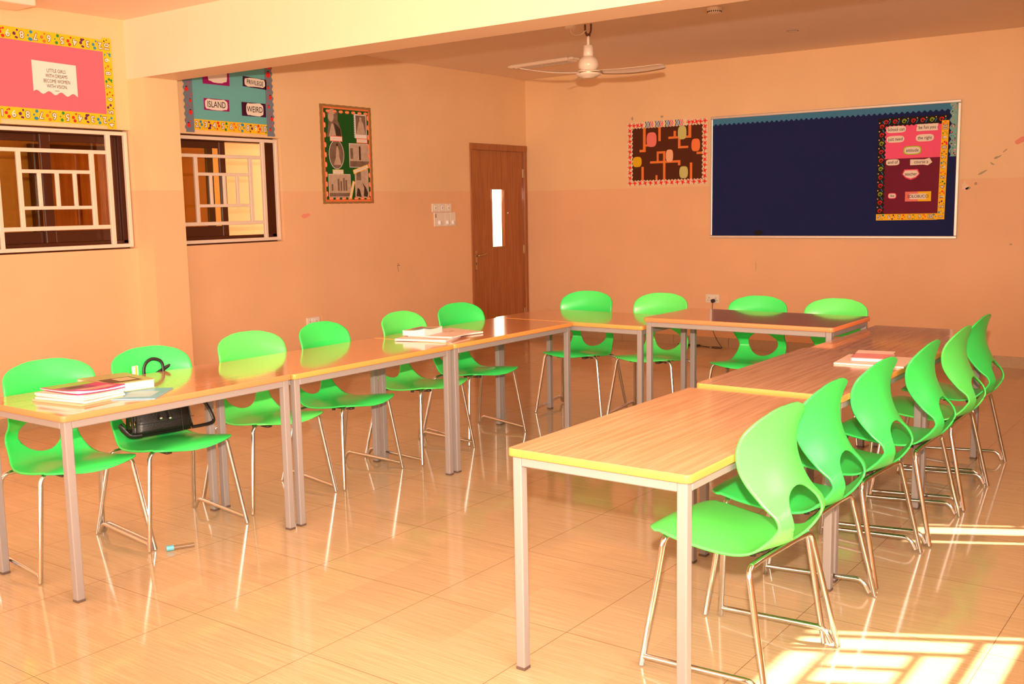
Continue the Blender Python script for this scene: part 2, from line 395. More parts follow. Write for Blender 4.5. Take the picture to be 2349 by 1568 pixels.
# ---------------------------------------------------------------- windows
def window(name, x, y0, y1, z0, z1, sgn, sashes, mirror=False, glassx=.13, grille=True):
    """x = wall face; sgn=-1 recess toward -x. y1 side is the pinwheel's full-height bar."""
    w = empty(name, (x, (y0+y1)/2, z0)); tag(w, kind='structure')
    oy, oz = (y0+y1)/2, z0
    H = z1-z0; W = y1-y0; k = W/1.1885; kz = H/.9
    if grille:
        gm = MB()
        def bar(ya, yb, za, zb, d=0.0):
            # ya.. measured from the y1 side
            a, b = (y1-ya*k, y1-yb*k) if not mirror else (y0+ya*k, y0+yb*k)
            gm.rbox((sgn*(.028+d), a-oy, (za)*kz), (sgn*(.058-d), b-oy, (zb)*kz), GRILLE, .003, 1)
        g = .012; T = .028
        bar(g, g+T, g, .9-g, -.0006); bar(1.1885-g-T, 1.1885-g, g, .9-g, -.0006); bar(g+.001, 1.1885-g-.001, g, g+T); bar(g+.001, 1.1885-g-.001, .9-g-T, .9-g)
        bar(.155, .19, g, .9-g, .001)
        bar(.157, 1.1885-g-.004, .715, .743, .0025)
        bar(1.022, 1.052, g+.004, .739, .0035)
        bar(.157, 1.050, .158, .188, .0028)
        bar(.298, .333, .16, .742, .003); bar(.862, .894, .16, .742, .003)
        bar(.30, .89, .567, .593, .004); bar(.30, .89, .308, .333, .004)
        for p in (.446, .585, .72): bar(p, p+.028, .31, .59, .005)
        gm.build('window_grille', w)
    fm = MB(); X0, X1 = sgn*.10, sgn*.20
    fr = .045
    fm.box((X0, y0-oy, 0), (X1, y1-oy, fr+.02), BROWNAL); fm.box((X0, y0-oy, H-fr), (X1, y1-oy, H), BROWNAL)
    fm.box((X0, y0-oy, fr), (X1, y0-oy+fr, H-fr), BROWNAL); fm.box((X0, y1-oy-fr, fr), (X1, y1-oy, H-fr), BROWNAL)
    fm.build('window_frame', w)
    for (a, b, xa, gm_, st) in sashes:
        sm = MB(); X = sgn*xa; X2 = sgn*(xa+.025)
        zb, zt = fr+.02, H-fr
        sm.rbox((X, a-oy, zb), (X2, a-oy+st, zt), BROWNAL, .003, 1); sm.rbox((X, b-oy-st, zb), (X2, b-oy, zt), BROWNAL, .003, 1)
        sm.rbox((X+.001*sgn, a-oy+st-.001, zb), (X2-.001*sgn, b-oy-st+.001, zb+.085), BROWNAL, .003, 1); sm.rbox((X+.001*sgn, a-oy+st-.001, zt-.055), (X2-.001*sgn, b-oy-st+.001, zt), BROWNAL, .003, 1)
        so = sm.build('window_sash', w)
        if gm_:
            pm = MB(); xm = sgn*(xa+.012); pm.box((xm-.002, a-oy+st, zb+.085), (xm+.002, b-oy-st, zt-.055), gm_); pm.build('glass_pane', so)
    return w
window('window_1', 0, W1[0], W1[1], ZW0, ZW1, -1, [(-6.37, -5.80, .165, TINT, .05), (-5.885, -5.27, .125, TINT2, .075)])
window('window_2', 0, W2[0], W2[1], ZW0, ZW1, -1, [(-4.88, -4.238, .125, TINT, .062), (-4.88, -4.338, .165, TINT2, .068)])
window('window_3', XR, RW1[0], RW1[1], RW1[2], RW1[3], 1, [(-6.535, -6.48, .125, None, .027)], mirror=False)
window('window_4', XR, RW2[0], RW2[1], RW2[2], RW2[3], 1, [(-4.25, -4.14, .165, TINTR, .054), (-3.99, -3.25, .125, TINTR, .06)], mirror=True)
window('window_5', XR, RW3[0], RW3[1], RW3[2], RW3[3], 1, [(-2.805, -2.23, .125, TINTR, .06), (-2.28, -1.705, .165, TINTR, .06)])
portal((XR+.30, (RW1[0]+RW1[1])/2, 1.69), 1.2, .92, (0, PI/2, 0))
portal((XR+.30, (RW0[0]+RW0[1])/2, 1.75), 2.4, 1.5, (0, PI/2, 0))
portal((XR+.30, (RW00[0]+RW00[1])/2, 1.75), 2.0, 1.5, (0, PI/2, 0))
portal((2.1, YB-.25, 1.7), 3.2, 2.0, (PI/2, 0, 0))
portal((5.7, YB-.25, 1.7), 3.2, 2.0, (PI/2, 0, 0))
for o in [o for o in col.objects if o.name.startswith('window_portal')]:
    # portals face into the room (-Z axis of the lamp)
    tgt = Vector((4, -7, 1.6)); d = Vector((-1, 0, 0)) if o.location.x > XR else Vector((0, 1, 0))
    o.rotation_euler = d.to_track_quat('-Z', 'Z' if False else 'Y').to_euler()

# ---------------------------------------------------------------- door
dr = empty('door_1', (0, (DR[0]+DR[1])/2, 0)); tag(dr, kind='structure')
oy = (DR[0]+DR[1])/2
m = MB()
m.rbox((-.10, DR[0]-oy, 0), (.012, DR[0]-oy+.04, 2.145), DOORW, .004); m.rbox((-.10, DR[1]-oy-.055, 0), (.012, DR[1]-oy, 2.145), DOORW, .004)
m.rbox((-.10, DR[0]-oy, 2.135), (.016, DR[1]-oy, 2.205), DOORW, .004); m.box((-.099, DR[0]-oy+.03, 0), (-.057, DR[0]-oy+.07, 2.14), DOORW); m.box((-.099, DR[1]-oy-.09, 0), (-.057, DR[1]-oy-.04, 2.14), DOORW); m.box((-.098, DR[0]-oy+.03, 2.10), (-.057, DR[1]-oy-.04, 2.14), DOORW); m.build('door_frame', dr)
m = MB(); y0, y1 = DR[0]-oy+.042, DR[1]-oy-.058; gy0, gy1, gz0, gz1 = -.678-oy, -.440-oy+.0, 1.05, 1.715
gy1 = -.425-oy
xa, xb = -.055, -.012
m.box((xa, y0, .006), (xb, gy0, 2.134), DOORW); m.box((xa, gy1, .006), (xb, y1, 2.134), DOORW)
m.box((xa, gy0, .006), (xb, gy1, gz0), DOORW); m.box((xa, gy0, gz1), (xb, gy1, 2.134), DOORW)
leaf = m.build('door_leaf', dr)
m = MB(); t = .012
for a in ((gy0, gz0, gy0+t, gz1), (gy1-t, gz0, gy1, gz1), (gy0+t, gz0, gy1-t, gz0+t), (gy0+t, gz1-t, gy1-t, gz1)):
    m.box((xa+.004, a[0], a[1]), (xb+.006, a[2], a[3]), DOORW)
m.build('glazing_bead', leaf)
m = MB(); m.box((-.038, gy0+t, gz0+t), (-.033, gy1-t, gz1-t), CLEAR); m.build('glass_pane', leaf, label='clear narrow glass pane')
m = MB(); m.rbox((xb, -1.005-oy, .815), (xb+.012, -.965-oy, 1.035), BRASS, .006); pl = m.build('handle_plate', leaf)
m = MB(); m.tube(fillet([(xb+.01, -.985-oy, .975), (xb+.055, -.985-oy, .975), (xb+.06, -.90-oy, .985), (xb+.055, -.86-oy, 1.0)], .02), .009, BRASS); m.build('door_handle', pl)
m = MB(); m.box((xb+.012, -.990-oy, .875), (xb+.0135, -.978-oy, .9), BLACKP); m.build('keyhole', pl)
for z in (.96, 1.84, .22):
    m = MB(); m.rbox((xb, y1-.012, z), (xb+.01, y1+.01, z+.1), BRASS, .003); m.build('hinge', dr)
m = MB(); m.tube([(xb-.001, -.371-oy, 1.438), (xb+.006, -.371-oy, 1.438)], .009, WHITE, 12); m.build('peephole', leaf, label='small white door viewer')

# ---------------------------------------------------------------- tables
def make_table(X0, X1, Y0, Y1, H, label, edge, along='Y', group='laminate tables pushed together in a U'):
    cx, cy = (X0+X1)/2, (Y0+Y1)/2; a, b = (X1-X0)/2, (Y1-Y0)/2
    t = empty('classroom_table', (cx, cy, 0), label=label, cat='table', group=group)
    wood = WOOD_T if along == 'X' else (WOOD_LY if X0 < 4 else WOOD_TY)
    th = .026; e = .003
    bm = bmesh.new(); r = .02
    def outline(a, b, r, z):
        out = []
        for (sx_, sy_, a0) in ((1, 1, 0), (-1, 1, 90), (-1, -1, 180), (1, -1, 270)):
            for k in range(5):
                an = math.radians(a0+k*22.5); out.append((sx_*(a-r)+r*math.cos(an), sy_*(b-r)+r*math.sin(an), z))
        return out
    m = MB(); o1 = outline(a-e, b-e, r-e, H); o2 = outline(a-e, b-e, r-e, H-th); n = len(o1)
    m.add(o1+o2, [tuple(range(n)), tuple(range(2*n-1, n-1, -1))]+[(i, i+n, (i+1) % n+n, (i+1) % n) for i in range(n)], wood)
    top = m.build('table_top', t)
    m = MB(); prof = [(e, H-.0005), (.0008, H-.002), (0, H-.006), (0, H-th+.004), (.0012, H-th+.0005), (e, H-th)]
    vs = []; fs = []
    for d, z in prof: vs += outline(a-d, b-d, r-d, z)
    for i in range(len(prof)-1):
        for k in range(n):
            k2 = (k+1) % n; fs.append((i*n+k2, i*n+k, (i+1)*n+k, (i+1)*n+k2))
    m.add(vs, fs, edge, True); m.build('edge_band', top, label='%s edging strip' % ('orange' if edge is EDGE_O else 'yellow'))
    ins = .014; w = .034; zt = H-th
    m = MB(); A, B = a-ins, b-ins
    zr = zt-.032
    m.rbox((-A+w, -B, zr), (A-w, -B+.03, zt), STEEL, .003, 1); m.rbox((-A+w, B-.03, zr), (A-w, B, zt), STEEL, .003, 1)
    m.rbox((-A, -B+w, zr), (-A+.03, B-w, zt), STEEL, .003, 1); m.rbox((A-.03, -B+w, zr), (A, B-w, zt), STEEL, .003, 1)
    m.build('rail_frame', t)
    for sx_ in (-1, 1):
        for sy_ in (-1, 1):
            m = MB(); x0 = sx_*A; y0 = sy_*B
            m.rbox((x0, y0, .008), (x0-sx_*w, y0-sy_*w, zt), STEEL, .004, 2)
            lg = m.build('leg', t)
            m = MB(); m.rbox((x0+sx_*.0005, y0+sy_*.0005, 0), (x0-sx_*(w+.0005), y0-sy_*(w+.0005), .009), FOOT, .001, 1); m.build('foot_cap', lg)
    return t
LX0, LX1 = 2.790, 3.423
make_table(LX0, LX1, -7.892, -6.734, .752, 'laminate table with orange edging at far left, carrying the stacked notebooks and textbook', EDGE_O)
make_table(LX0, LX1, -6.728, -5.540, .748, 'laminate table with yellow edging, second from the left under the windows row', EDGE_Y)
make_table(LX0, LX1, -5.534, -4.306, .750, 'laminate table with yellow edging before the brown door, white notebooks across its near end', EDGE_Y)
make_table(2.765, 3.938, -4.302, -3.640, .751, 'laminate table with yellow edging filling the corner of the U near the back wall', EDGE_Y, 'X')
make_table(3.955, 5.160, -4.325, -3.655, .810, 'taller laminate table with orange edging along the back wall, set above its neighbours', EDGE_O, 'X')
make_table(5.175, 5.800, -4.80, -3.600, .752, 'laminate table at the far end of the right-hand row beside the taller table', EDGE_Y)
make_table(5.170, 5.795, -6.058, -4.806, .760, 'laminate table in the middle of the right-hand row under the pink book', EDGE_Y)
make_table(5.163, 5.812, -7.392, -6.100, .748, 'pale laminate table nearest the camera at the open end of the right-hand row', EDGE_Y)

# ---------------------------------------------------------------- chairs
def catmull(P, n):
    d = [0]
    for i in range(1, len(P)):
        d.append(d[-1] + math.hypot(P[i][0]-P[i-1][0], P[i][1]-P[i-1][1]))
    out = []; L = d[-1]
    for j in range(n+1):
        s = L*j/n; i = 0
        while i < len(P)-2 and d[i+1] < s: i += 1
        t = (s-d[i])/(d[i+1]-d[i]); p = [P[max(i-1, 0)], P[i], P[i+1], P[min(i+2, len(P)-1)]]
        o = []
        for c in range(4):
            a, b, e_, f = p[0][c], p[1][c], p[2][c], p[3][c]
            o.append(.5*((2*b)+(-a+e_)*t+(2*a-5*b+4*e_-f)*t*t+(-a+3*b-3*e_+f)*t**3))
        out.append((s, *o))
    return out
SHELL = [  # y (forward), z, half width, wrap towards the sitter
 (.268, .432, .060, 0), (.266, .440, .115, -.002), (.256, .452, .158, -.005), (.232, .462, .188, -.010), (.185, .466, .206, -.016), (.11, .460, .213, -.022), (.01, .446, .211, -.020), (-.07, .434, .203, -.010),
 (-.125, .430, .190, .006), (-.172, .442, .178, .024), (-.212, .474, .171, .030), (-.238, .522, .168, .030), (-.226, .572, .169, .034),
 (-.188, .622, .176, .046), (-.163, .668, .190, .056), (-.146, .712, .203, .060), (-.138, .755, .210, .054), (-.138, .795, .205, .040),
 (-.143, .833, .184, .020), (-.148, .862, .140, .006), (-.151, .878, .06, .000)]
def chair_shell():
    NU = 44
    base = catmull(SHELL, 400); LT = base[-1][0]
    s_top = min(base, key=lambda g: abs(g[2]-.780)+(9 if g[1] > -.05 else 0))[0]; s_fr = .085
    ss = [s_fr*(1-math.cos(PI/2*q/14)) for q in range(14)]
    n_mid = 92; ss += [s_fr+(s_top-s_fr)*q/n_mid for q in range(n_mid)]
    ss += [s_top+(LT-s_top)*math.sin(1.35*q/14)/math.sin(1.35) for q in range(15)]
    NS = len(ss)-1
    def w_at(x, w):
        if x < s_fr: return max(.035, .208*(1-(1-x/s_fr)**2.4)**.5)
        if x > s_top: return max(.035, w_top*(1-((x-s_top)/(LT-s_top))**2.35)**.5)
        return w
    w_top = min(base, key=lambda g: abs(g[0]-s_top))[3]
    def samp(x):
        f = x/LT*400; i = min(int(f), 399); t = f-i
        return [p*(1-t)+q*t for p, q in zip(base[i], base[i+1])]
    rows = []
    for x in ss:
        g = samp(x); rows.append((x, g[1], g[2], w_at(x, g[3]), g[4]))
    grid = []
    for i, (x, y, z, w, wr) in enumerate(rows):
        a = samp(max(0, x-.004)); b = samp(min(LT, x+.004))
        ty, tz = b[1]-a[1], b[2]-a[2]; L = math.hypot(ty, tz); ty /= L; tz /= L
        grid.append((x, y, z, w, wr, tz, -ty))
    ctr = min(grid, key=lambda g: abs(g[2]-.538) + (10 if g[1] > -.17 else 0))[0]
    RX, RS = .106, .098
    bm = bmesh.new(); V = []
    def pos(x, s):
        i = min(max(bisect.bisect_right(ss, s)-1, 0), NS-1); t = (s-ss[i])/max(ss[i+1]-ss[i], 1e-9)
        g = [p*(1-t)+q*t for p, q in zip(grid[i], grid[i+1])]
        w, wr = max(g[3], 1e-4), g[4]; u = x/max(w, .09); k = wr*u*u
        return Vector((x, g[1]+g[5]*k, g[2]+g[6]*k))
    def ell(x, s):
        q = (s-ctr)/RS
        rx = RX*(1+.10*q)        # slightly wider at the top
        return math.sqrt((x/rx)**2 + q*q)
    par = []
    for i in range(NS+1):
        s = grid[i][0]; w = grid[i][3]; r_ = []
        for j in range(NU+1):
            x = (2*j/NU-1)*w; r_.append((x, s))
        par.append(r_)
    inside = [[ell(x, s) < 1 for (x, s) in r_] for r_ in par]
    vid = {}
    for i in range(NS+1):
        for j in range(NU+1):
            x, s = par[i][j]
            if inside[i][j]:
                e = max(ell(x, s), 1e-6); x, s = x/e, ctr+(s-ctr)/e
            vid[i, j] = (x, s)
    used = {}
    for i in range(NS):
        for j in range(NU):
            q = [(i, j), (i, j+1), (i+1, j+1), (i+1, j)]
            if all(inside[a][b] for a, b in q): continue
            for k in q:
                if k not in used: used[k] = bm.verts.new(pos(*vid[k]))
            try: bm.faces.new([used[k] for k in q])
            except Exception: pass
    bmesh.ops.remove_doubles(bm, verts=bm.verts, dist=.0003)
    bmesh.ops.recalc_face_normals(bm, faces=bm.faces)
    me = bpy.data.meshes.new('t'); bm.to_mesh(me); bm.free()
    o = bpy.data.objects.new('t', me); col.objects.link(o)
    sm = o.modifiers.new('s', 'SOLIDIFY'); sm.thickness = .0075; sm.offset = 0; sm.use_even_offset = False
    dg = bpy.context.evaluated_depsgraph_get(); ev = o.evaluated_get(dg); full = bpy.data.meshes.new_from_object(ev)
    bpy.data.objects.remove(o)
    for p in full.polygons: p.use_smooth = True
    full.update()
    vn = [tuple(v.normal) for v in full.vertices]; vc = [tuple(v.co) for v in full.vertices]
    res = []
    for part in (0, 1):
        ids = {}; vs = []; ns = []; fs = []
        for p in full.polygons:
            back = p.center.z > .50 and p.center.y < -.1
            if back != bool(part): continue
            f = []
            for i in p.vertices:
                if i not in ids: ids[i] = len(vs); vs.append(vc[i]); ns.append(vn[i])
                f.append(ids[i])
            fs.append(f)
        m = bpy.data.meshes.new('seat' if part == 0 else 'backrest'); m.from_pydata(vs, [], fs); m.update()
        m.polygons.foreach_set('use_smooth', [True]*len(fs))
        m.normals_split_custom_set_from_vertices(ns)
        res.append(m)
    return res
SEAT_ME, BACK_ME = chair_shell()
SEAT2, BACK2 = SEAT_ME.copy(), BACK_ME.copy()
SEAT_ME.materials.append(G1); BACK_ME.materials.append(G1); SEAT2.materials.append(G2); BACK2.materials.append(G2)
TR = .0105
def make_chair(light):
    t = empty('plastic_chair')
    for n, me in (('seat', SEAT2 if light else SEAT_ME), ('backrest', BACK2 if light else BACK_ME)):
        o = bpy.data.objects.new(n, me); col.objects.link(o); o.parent = t
    for sx_ in (-1, 1):
        m = MB(); m.tube(fillet([(sx_*.265, .225, .004), (sx_*.205, .175, .438), (sx_*.12, .170, .444)], .035, 6), TR, CHROME, 12); m.build('leg', t, label='chrome front leg')
        m = MB(); m.tube(fillet([(sx_*.265, -.225, .004), (sx_*.225, -.138, .402), (sx_*.13, -.136, .406)], .035, 6), TR, CHROME, 12); m.build('leg', t, label='chrome rear leg')
        m = MB(); m.tube(fillet([(sx_*.262, .215, .035), (sx_*.262, -.178, .060), (sx_*.262, -.204, .012)], [.035], 6), TR*.9, CHROME, 12)
        o = m.build('stretcher', t); o['side'] = 'left' if sx_ < 0 else 'right'
    m = MB(); m.tube([(-.13, -.136, .406), (.13, -.136, .406)], TR, CHROME, 12); m.build('rear_crossbar', t)
    m = MB(); m.tube([(-.13, .170, .444), (.13, .170, .444)], TR, CHROME, 12); m.build('front_crossbar', t)
    m = MB()
    for sx_ in (-1, 1):
        m.rbox((sx_*.10-.016, -.12, .412), (sx_*.10+.016, .17, .428), DARKB, .004, 1)
        for y in (-.09, 0.03): m.tube([(sx_*.10, y, .398), (sx_*.10, y, .414)], .010, BLACKP, 10)
    m.rbox((-.10, -.13, .412), (.10, -.08, .426), DARKB, .005, 1)
    m.build('under_seat_bracket', t)
    return t
CH = make_chair(False); CHL = make_chair(True)
used = {False: True, True: True}
def place(x, y, rz, label, light=False, skip=(), group=None):
    src = CHL if light else CH
    c = copy_tree(src, None, skip); c.name = 'plastic_chair'
    c.location = (x, y, 0); c.rotation_euler = (0, 0, rz)
    tag(c, label, 'chair', group)
    return c
GL = 'green chairs along the window side'; GBk = 'green chairs along the back wall'; GR = 'green chairs along the right-hand row'
R = math.radians
# facing +X : local +Y -> +X  => rz = -90deg ; local right (+x) -> -Y (near side)
place(2.870, -7.570, R(-93), 'green plastic chair at far left behind the stacked notebooks', group=GL)
chB = place(2.905, -7.075, R(-93), 'green plastic chair with the black handbag on its seat', group=GL)
place(2.855, -6.430, R(-95), 'light green plastic chair between the handbag chair and the one under the wall socket', True, ('right',), GL)
place(2.865, -5.893, R(-84), 'green plastic chair standing directly below the double socket on the window wall', False, ('right',), GL)
place(2.880, -5.240, R(-87), 'light green plastic chair behind the white notebooks and thick book', True, (), GL)
place(2.850, -4.660, R(-97), 'green plastic chair in front of the brown door', False, (), GL)
# back row facing -Y : rz = 180
place(3.03, -3.600, R(187), 'dark green chair leftmost of the four along the back wall', False, ('left',), GBk)
place(3.605, -3.530, R(183), 'light green chair left of the wall socket with the black plug', True, (), GBk)
place(4.310, -3.470, R(182), 'green chair right of the wall socket with the black plug', False, (), GBk)
place(4.835, -3.440, R(180), 'light green chair rightmost of the four along the back wall', True, (), GBk)
# right row facing -X : rz = +90
place(5.750, -6.878, R(86), 'large pale green chair nearest the camera at the end of the right-hand row', True, (), GR)
place(5.725, -6.36, R(89), 'mint green chair second from the camera in the right-hand row', False, ('left',), GR)
place(5.725, -5.745, R(87), 'green chair third from the camera in the right-hand row, beside the table joint', False, ('left',), GR)
place(5.750, -5.125, R(90), 'green chair next to the pink book on the right-hand row', False, (), GR)
place(5.745, -4.490, R(90), 'yellowish green chair second from the far end of the right-hand row', True, (), GR)
place(5.715, -3.895, R(90), 'green chair at the far end of the right-hand row against the skirting', False, (), GR)
for src in (CH, CHL):
    for ch in list(src.children): bpy.data.objects.remove(ch)
    bpy.data.objects.remove(src)
#PART2
# ---------------------------------------------------------------- flat displays on the walls
TXT = {}
def text_poly(s, size, bold=0., shear=0., space=1.):
    key = (s, size, bold, shear, space)
    if key in TXT: return TXT[key]
    c = bpy.data.curves.new('t', 'FONT'); c.body = s; c.size = size; c.offset = bold; c.shear = shear; c.space_character = space
    c.align_x = 'CENTER'; c.align_y = 'CENTER'; c.resolution_u = 3; c.fill_mode = 'FRONT'
    o = bpy.data.objects.new('t', c); col.objects.link(o)
    me = bpy.data.meshes.new_from_object(o.evaluated_get(bpy.context.evaluated_depsgraph_get()))
    r = ([tuple(v.co)[:2] for v in me.vertices], [tuple(p.vertices) for p in me.polygons])
    bpy.data.objects.remove(o); bpy.data.curves.remove(c); bpy.data.meshes.remove(me)
    TXT[key] = r; return r
class Flat(MB):
    """coordinates a (to the right), b (up), h (out of the wall), local to the display's origin"""
    def __init__(s, side): super().__init__(); s.side = side
    def w(s, a, b, h): return (h, a, b) if s.side == 'L' else (a, -h, b)
    def poly(s, pts, h, m, th=0.):
        n = len(pts); area = sum(pts[i][0]*pts[(i+1) % n][1]-pts[(i+1) % n][0]*pts[i][1] for i in range(n))
        if area < 0: pts = pts[::-1]
        v = [s.w(a, b, h) for a, b in pts]
        if th > 0:
            v2 = [s.w(a, b, h-th) for a, b in pts]
            s.add(v+v2, [tuple(range(n)), tuple(range(2*n-1, n-1, -1))]+[(i+n, (i+1) % n+n, (i+1) % n, i) for i in range(n)], m)
        else: s.add(v, [tuple(range(n))], m)
    def rect(s, a0, b0, a1, b1, h, m, th=0., rot=0.):
        P = [(a0, b0), (a1, b0), (a1, b1), (a0, b1)]
        if rot:
            ca, cb = (a0+a1)/2, (b0+b1)/2; c, n = math.cos(rot), math.sin(rot)
            P = [(ca+(a-ca)*c-(b-cb)*n, cb+(a-ca)*n+(b-cb)*c) for a, b in P]
        s.poly(P, h, m, th)
    def disc(s, a, b, r, h, m, n=12, ry=None):
        ry = ry or r; s.dc = getattr(s, 'dc', 0)+1; h += 4e-6*s.dc; s.poly([(a+r*math.cos(2*PI*k/n), b+ry*math.sin(2*PI*k/n)) for k in range(n)], h, m)
    def text(s, t, a, b, size, h, m, bold=0., rot=0., space=1., sxx=1., shear=0.):
        vs, fs = text_poly(t, size, bold, shear, space); c, n = math.cos(rot), math.sin(rot)
        s.add([s.w(a+(x*sxx)*c-y*n, b+(x*sxx)*n+y*c, h) for x, y in vs], fs, m)
def wavy(a0, b0, a1, b1, amp, n, sides='tblr', ph=0.):
    """closed outline of a rectangle whose chosen sides are scalloped"""
    P = []; K = 5
    def edge(p, q, nrm, wave, cnt):
        for i in range(cnt*K):
            t = i/(cnt*K); d = amp*math.sin(2*PI*t*cnt+ph) if wave else 0
            P.append((p[0]+(q[0]-p[0])*t+nrm[0]*d, p[1]+(q[1]-p[1])*t+nrm[1]*d))
    L = abs(a1-a0); Hh = abs(b1-b0); nb = max(1, round(n*L/(L+Hh)*2)); nh = max(1, round(n*Hh/(L+Hh)*2))
    edge((a0, b0), (a1, b0), (0, -1), 'b' in sides, nb); edge((a1, b0), (a1, b1), (1, 0), 'r' in sides, nh)
    edge((a1, b1), (a0, b1), (0, 1), 't' in sides, nb); edge((a0, b1), (a0, b0), (-1, 0), 'l' in sides, nh)
    return P
pm = lambda n, c, r=.7, **k: mat(n, c, r, lin=True, **{'spec': .2, **k})
C_PINK = pm('pink_display_paper', (.82, .14, .20), bump=.25, bscale=9); C_HOT = pm('hot_pink_paper', (.85, .10, .22)); C_MAR = pm('maroon_paper', (.16, .010, .032), .6, spec=.15)
C_TEAL = pm('teal_display_paper', (.14, .42, .42), bump=.25, bscale=9); C_YEL = pm('yellow_border', (.88, .50, .015)); C_RED = pm('red_print', (.80, .03, .02)); C_BLU = pm('blue_print', (.03, .25, .40))
C_GRN = pm('green_print', (.03, .25, .04)); C_PUR = pm('purple_print', (.12, .02, .10)); C_ORA = pm('orange_print', (.85, .16, .03)); C_BLK = pm('black_print', (.012, .009, .008)); C_DRED = pm('dark_red_outline', (.10, .02, .01))
C_GREY = pm('grey_blue_border', (.17, .20, .25)); C_CARD = pm('cream_card', (.82, .70, .60)); C_PLUM = pm('plum_card', (.05, .006, .03)); C_MAG = pm('magenta_card', (.32, .008, .12))
C_DGRN = pm('green_felt', (.012, .09, .012)); C_BRN = pm('brown_display_paper', (.085, .020, .006), .45); C_STRIP = pm('orange_paper_strip', (.78, .20, .045)); C_LAVPK = pm('pink_cutout', (.80, .20, .16)); C_LIME = pm('pale_green_cutout', (.55, .52, .18)); C_SAL = pm('salmon_cutout', (.85, .20, .06)); C_PEACH = pm('peach_cutout', (.85, .45, .26)); C_MUST = pm('mustard_cutout', (.72, .42, .01))
C_WBORD = pm('white_border', (.80, .62, .42)); C_BFELT = mat('blue_felt', (.004, .010, .085), .95, lin=True, noise=.12, nscale=90); C_SCAL = pm('sky_blue_scallop', (.05, .20, .36)); C_ALU = mat('aluminium_trim', (.70, .64, .58), .35, metal=.6, lin=True)
C_PLAID = pm('tan_plaid', (.32, .17, .06), noise=.5, nscale=150); C_LGRN = pm('lime_outline', (.40, .55, .02)); C_PNK2 = pm('pink_outline', (.80, .06, .16)); C_MINT = pm('mint_border', (.20, .42, .38)); C_SEPIA1 = pm('sepia_light', (.50, .36, .26), noise=.25, nscale=25); C_SEPIA2 = pm('sepia_mid', (.20, .125, .085), noise=.45, nscale=18); C_SEPIA3 = pm('sepia_dark', (.055, .03, .02), noise=.3, nscale=30)
DOTC = [C_RED, C_BLU, C_GRN, C_PUR, C_ORA]
def border_numbers(F, p, q, wd, h, order, rot, up=None):
    """yellow strip from p to q (centre line) with outlined digits and coloured dots"""
    (ax, ay), (bx, by) = p, q; L = math.hypot(bx-ax, by-ay); dx, dy = (bx-ax)/L, (by-ay)/L; nx_, ny_ = -dy, dx
    F.poly([(ax+nx_*wd/2, ay+ny_*wd/2), (ax-nx_*wd/2, ay-ny_*wd/2), (bx-nx_*wd/2, by-ny_*wd/2), (bx+nx_*wd/2, by+ny_*wd/2)], h, C_YEL, .001)
    n = len(order); st = L/n; rnd = random.Random(n*31+len(order[0]))
    for i, t in enumerate(order):
        cx_ = ax+dx*st*(i+.3); cy_ = ay+dy*st*(i+.3)
        F.text(t, cx_, cy_, wd*.78, h+.0006, C_DRED, bold=.0045, rot=rot); F.text(t, cx_, cy_, wd*.78, h+.0010, PAPERW, bold=.0012, rot=rot)
        cc = DOTC[(i*2+1) % 5]; k = rnd.choice([3, 4, 5])
        for j in range(k):
            u = .62+.3*((j*0.37) % 1); v = (-.3, .28, 0., .3, -.25)[j]*wd
            x = ax+dx*st*(i+u)+nx_*v; y = ay+dy*st*(i+u)+ny_*v
            F.disc(x, y, wd*rnd.choice([.07, .09, .14]), h+.0006, cc)
def display(name, side, a, b, label, cat):
    loc = (0, a, b) if side == 'L' else (a, 0, b)
    return empty(name, loc, label=label, cat=cat)
NUM = ['2', '3', '4', '5', '6', '7', '8', '9', '10']
# pink quotation display over window 1
a0, a1, b0, b1 = -6.30, -5.345, 2.165, 2.80
d = display('wall_display', 'L', a0, b0, 'pink paper wall display with yellow number border, over the left window', 'display')
W_, H_ = a1-a0, b1-b0
F = Flat('L'); F.rect(0.03, .03, W_-.03, H_-.03, .003, C_PINK, .003); F.build('backing_paper', d)
F = Flat('L')
border_numbers(F, (W_-.06, H_-.05), (.0, H_-.035), .085, .005, NUM, PI)
border_numbers(F, (W_-.06, .045), (.0, .055), .085, .0052, NUM, PI)
border_numbers(F, (W_-.035, -.02), (W_-.035, H_+.01), .072, .0065, ['4', '5', '6', '7', '8', '9', '10'], PI/2)
border_numbers(F, (.035, -.02), (.035, H_), .072, .0066, ['4', '5', '6', '7', '8', '9', '10'], PI/2)
F.build('number_border', d, label='yellow border strip with numbers and dots')
F = Flat('L'); ca0, ca1, cb0, cb1 = W_-.63, W_-.295, .215, .42
pts = [(ca0, cb1+.01), (ca0, cb0)]+[(ca0+(ca1-ca0)*t/24, cb0-.012*t/24+.012*math.sin(t*.95)) for t in range(1, 24)]+[(ca1, cb0-.02), (ca1, cb1)]
F.poly(pts, .006, PAPERW, .001)
for i, t in enumerate(['LITTLE GIRLS', 'WITH DREAMS', 'BECOME WOMEN', 'WITH VISION.']):
    F.text(t, (ca0+ca1)/2+.012, cb1-.055-i*.036, .036, .0068, C_BLK, bold=0., sxx=.70)
F.rect((ca0+ca1)/2-.008, cb1-.193, (ca0+ca1)/2+.025, cb1-.190, .0068, C_BLK)
F.build('quotation_card', d, label='white torn-edge card with quotation')
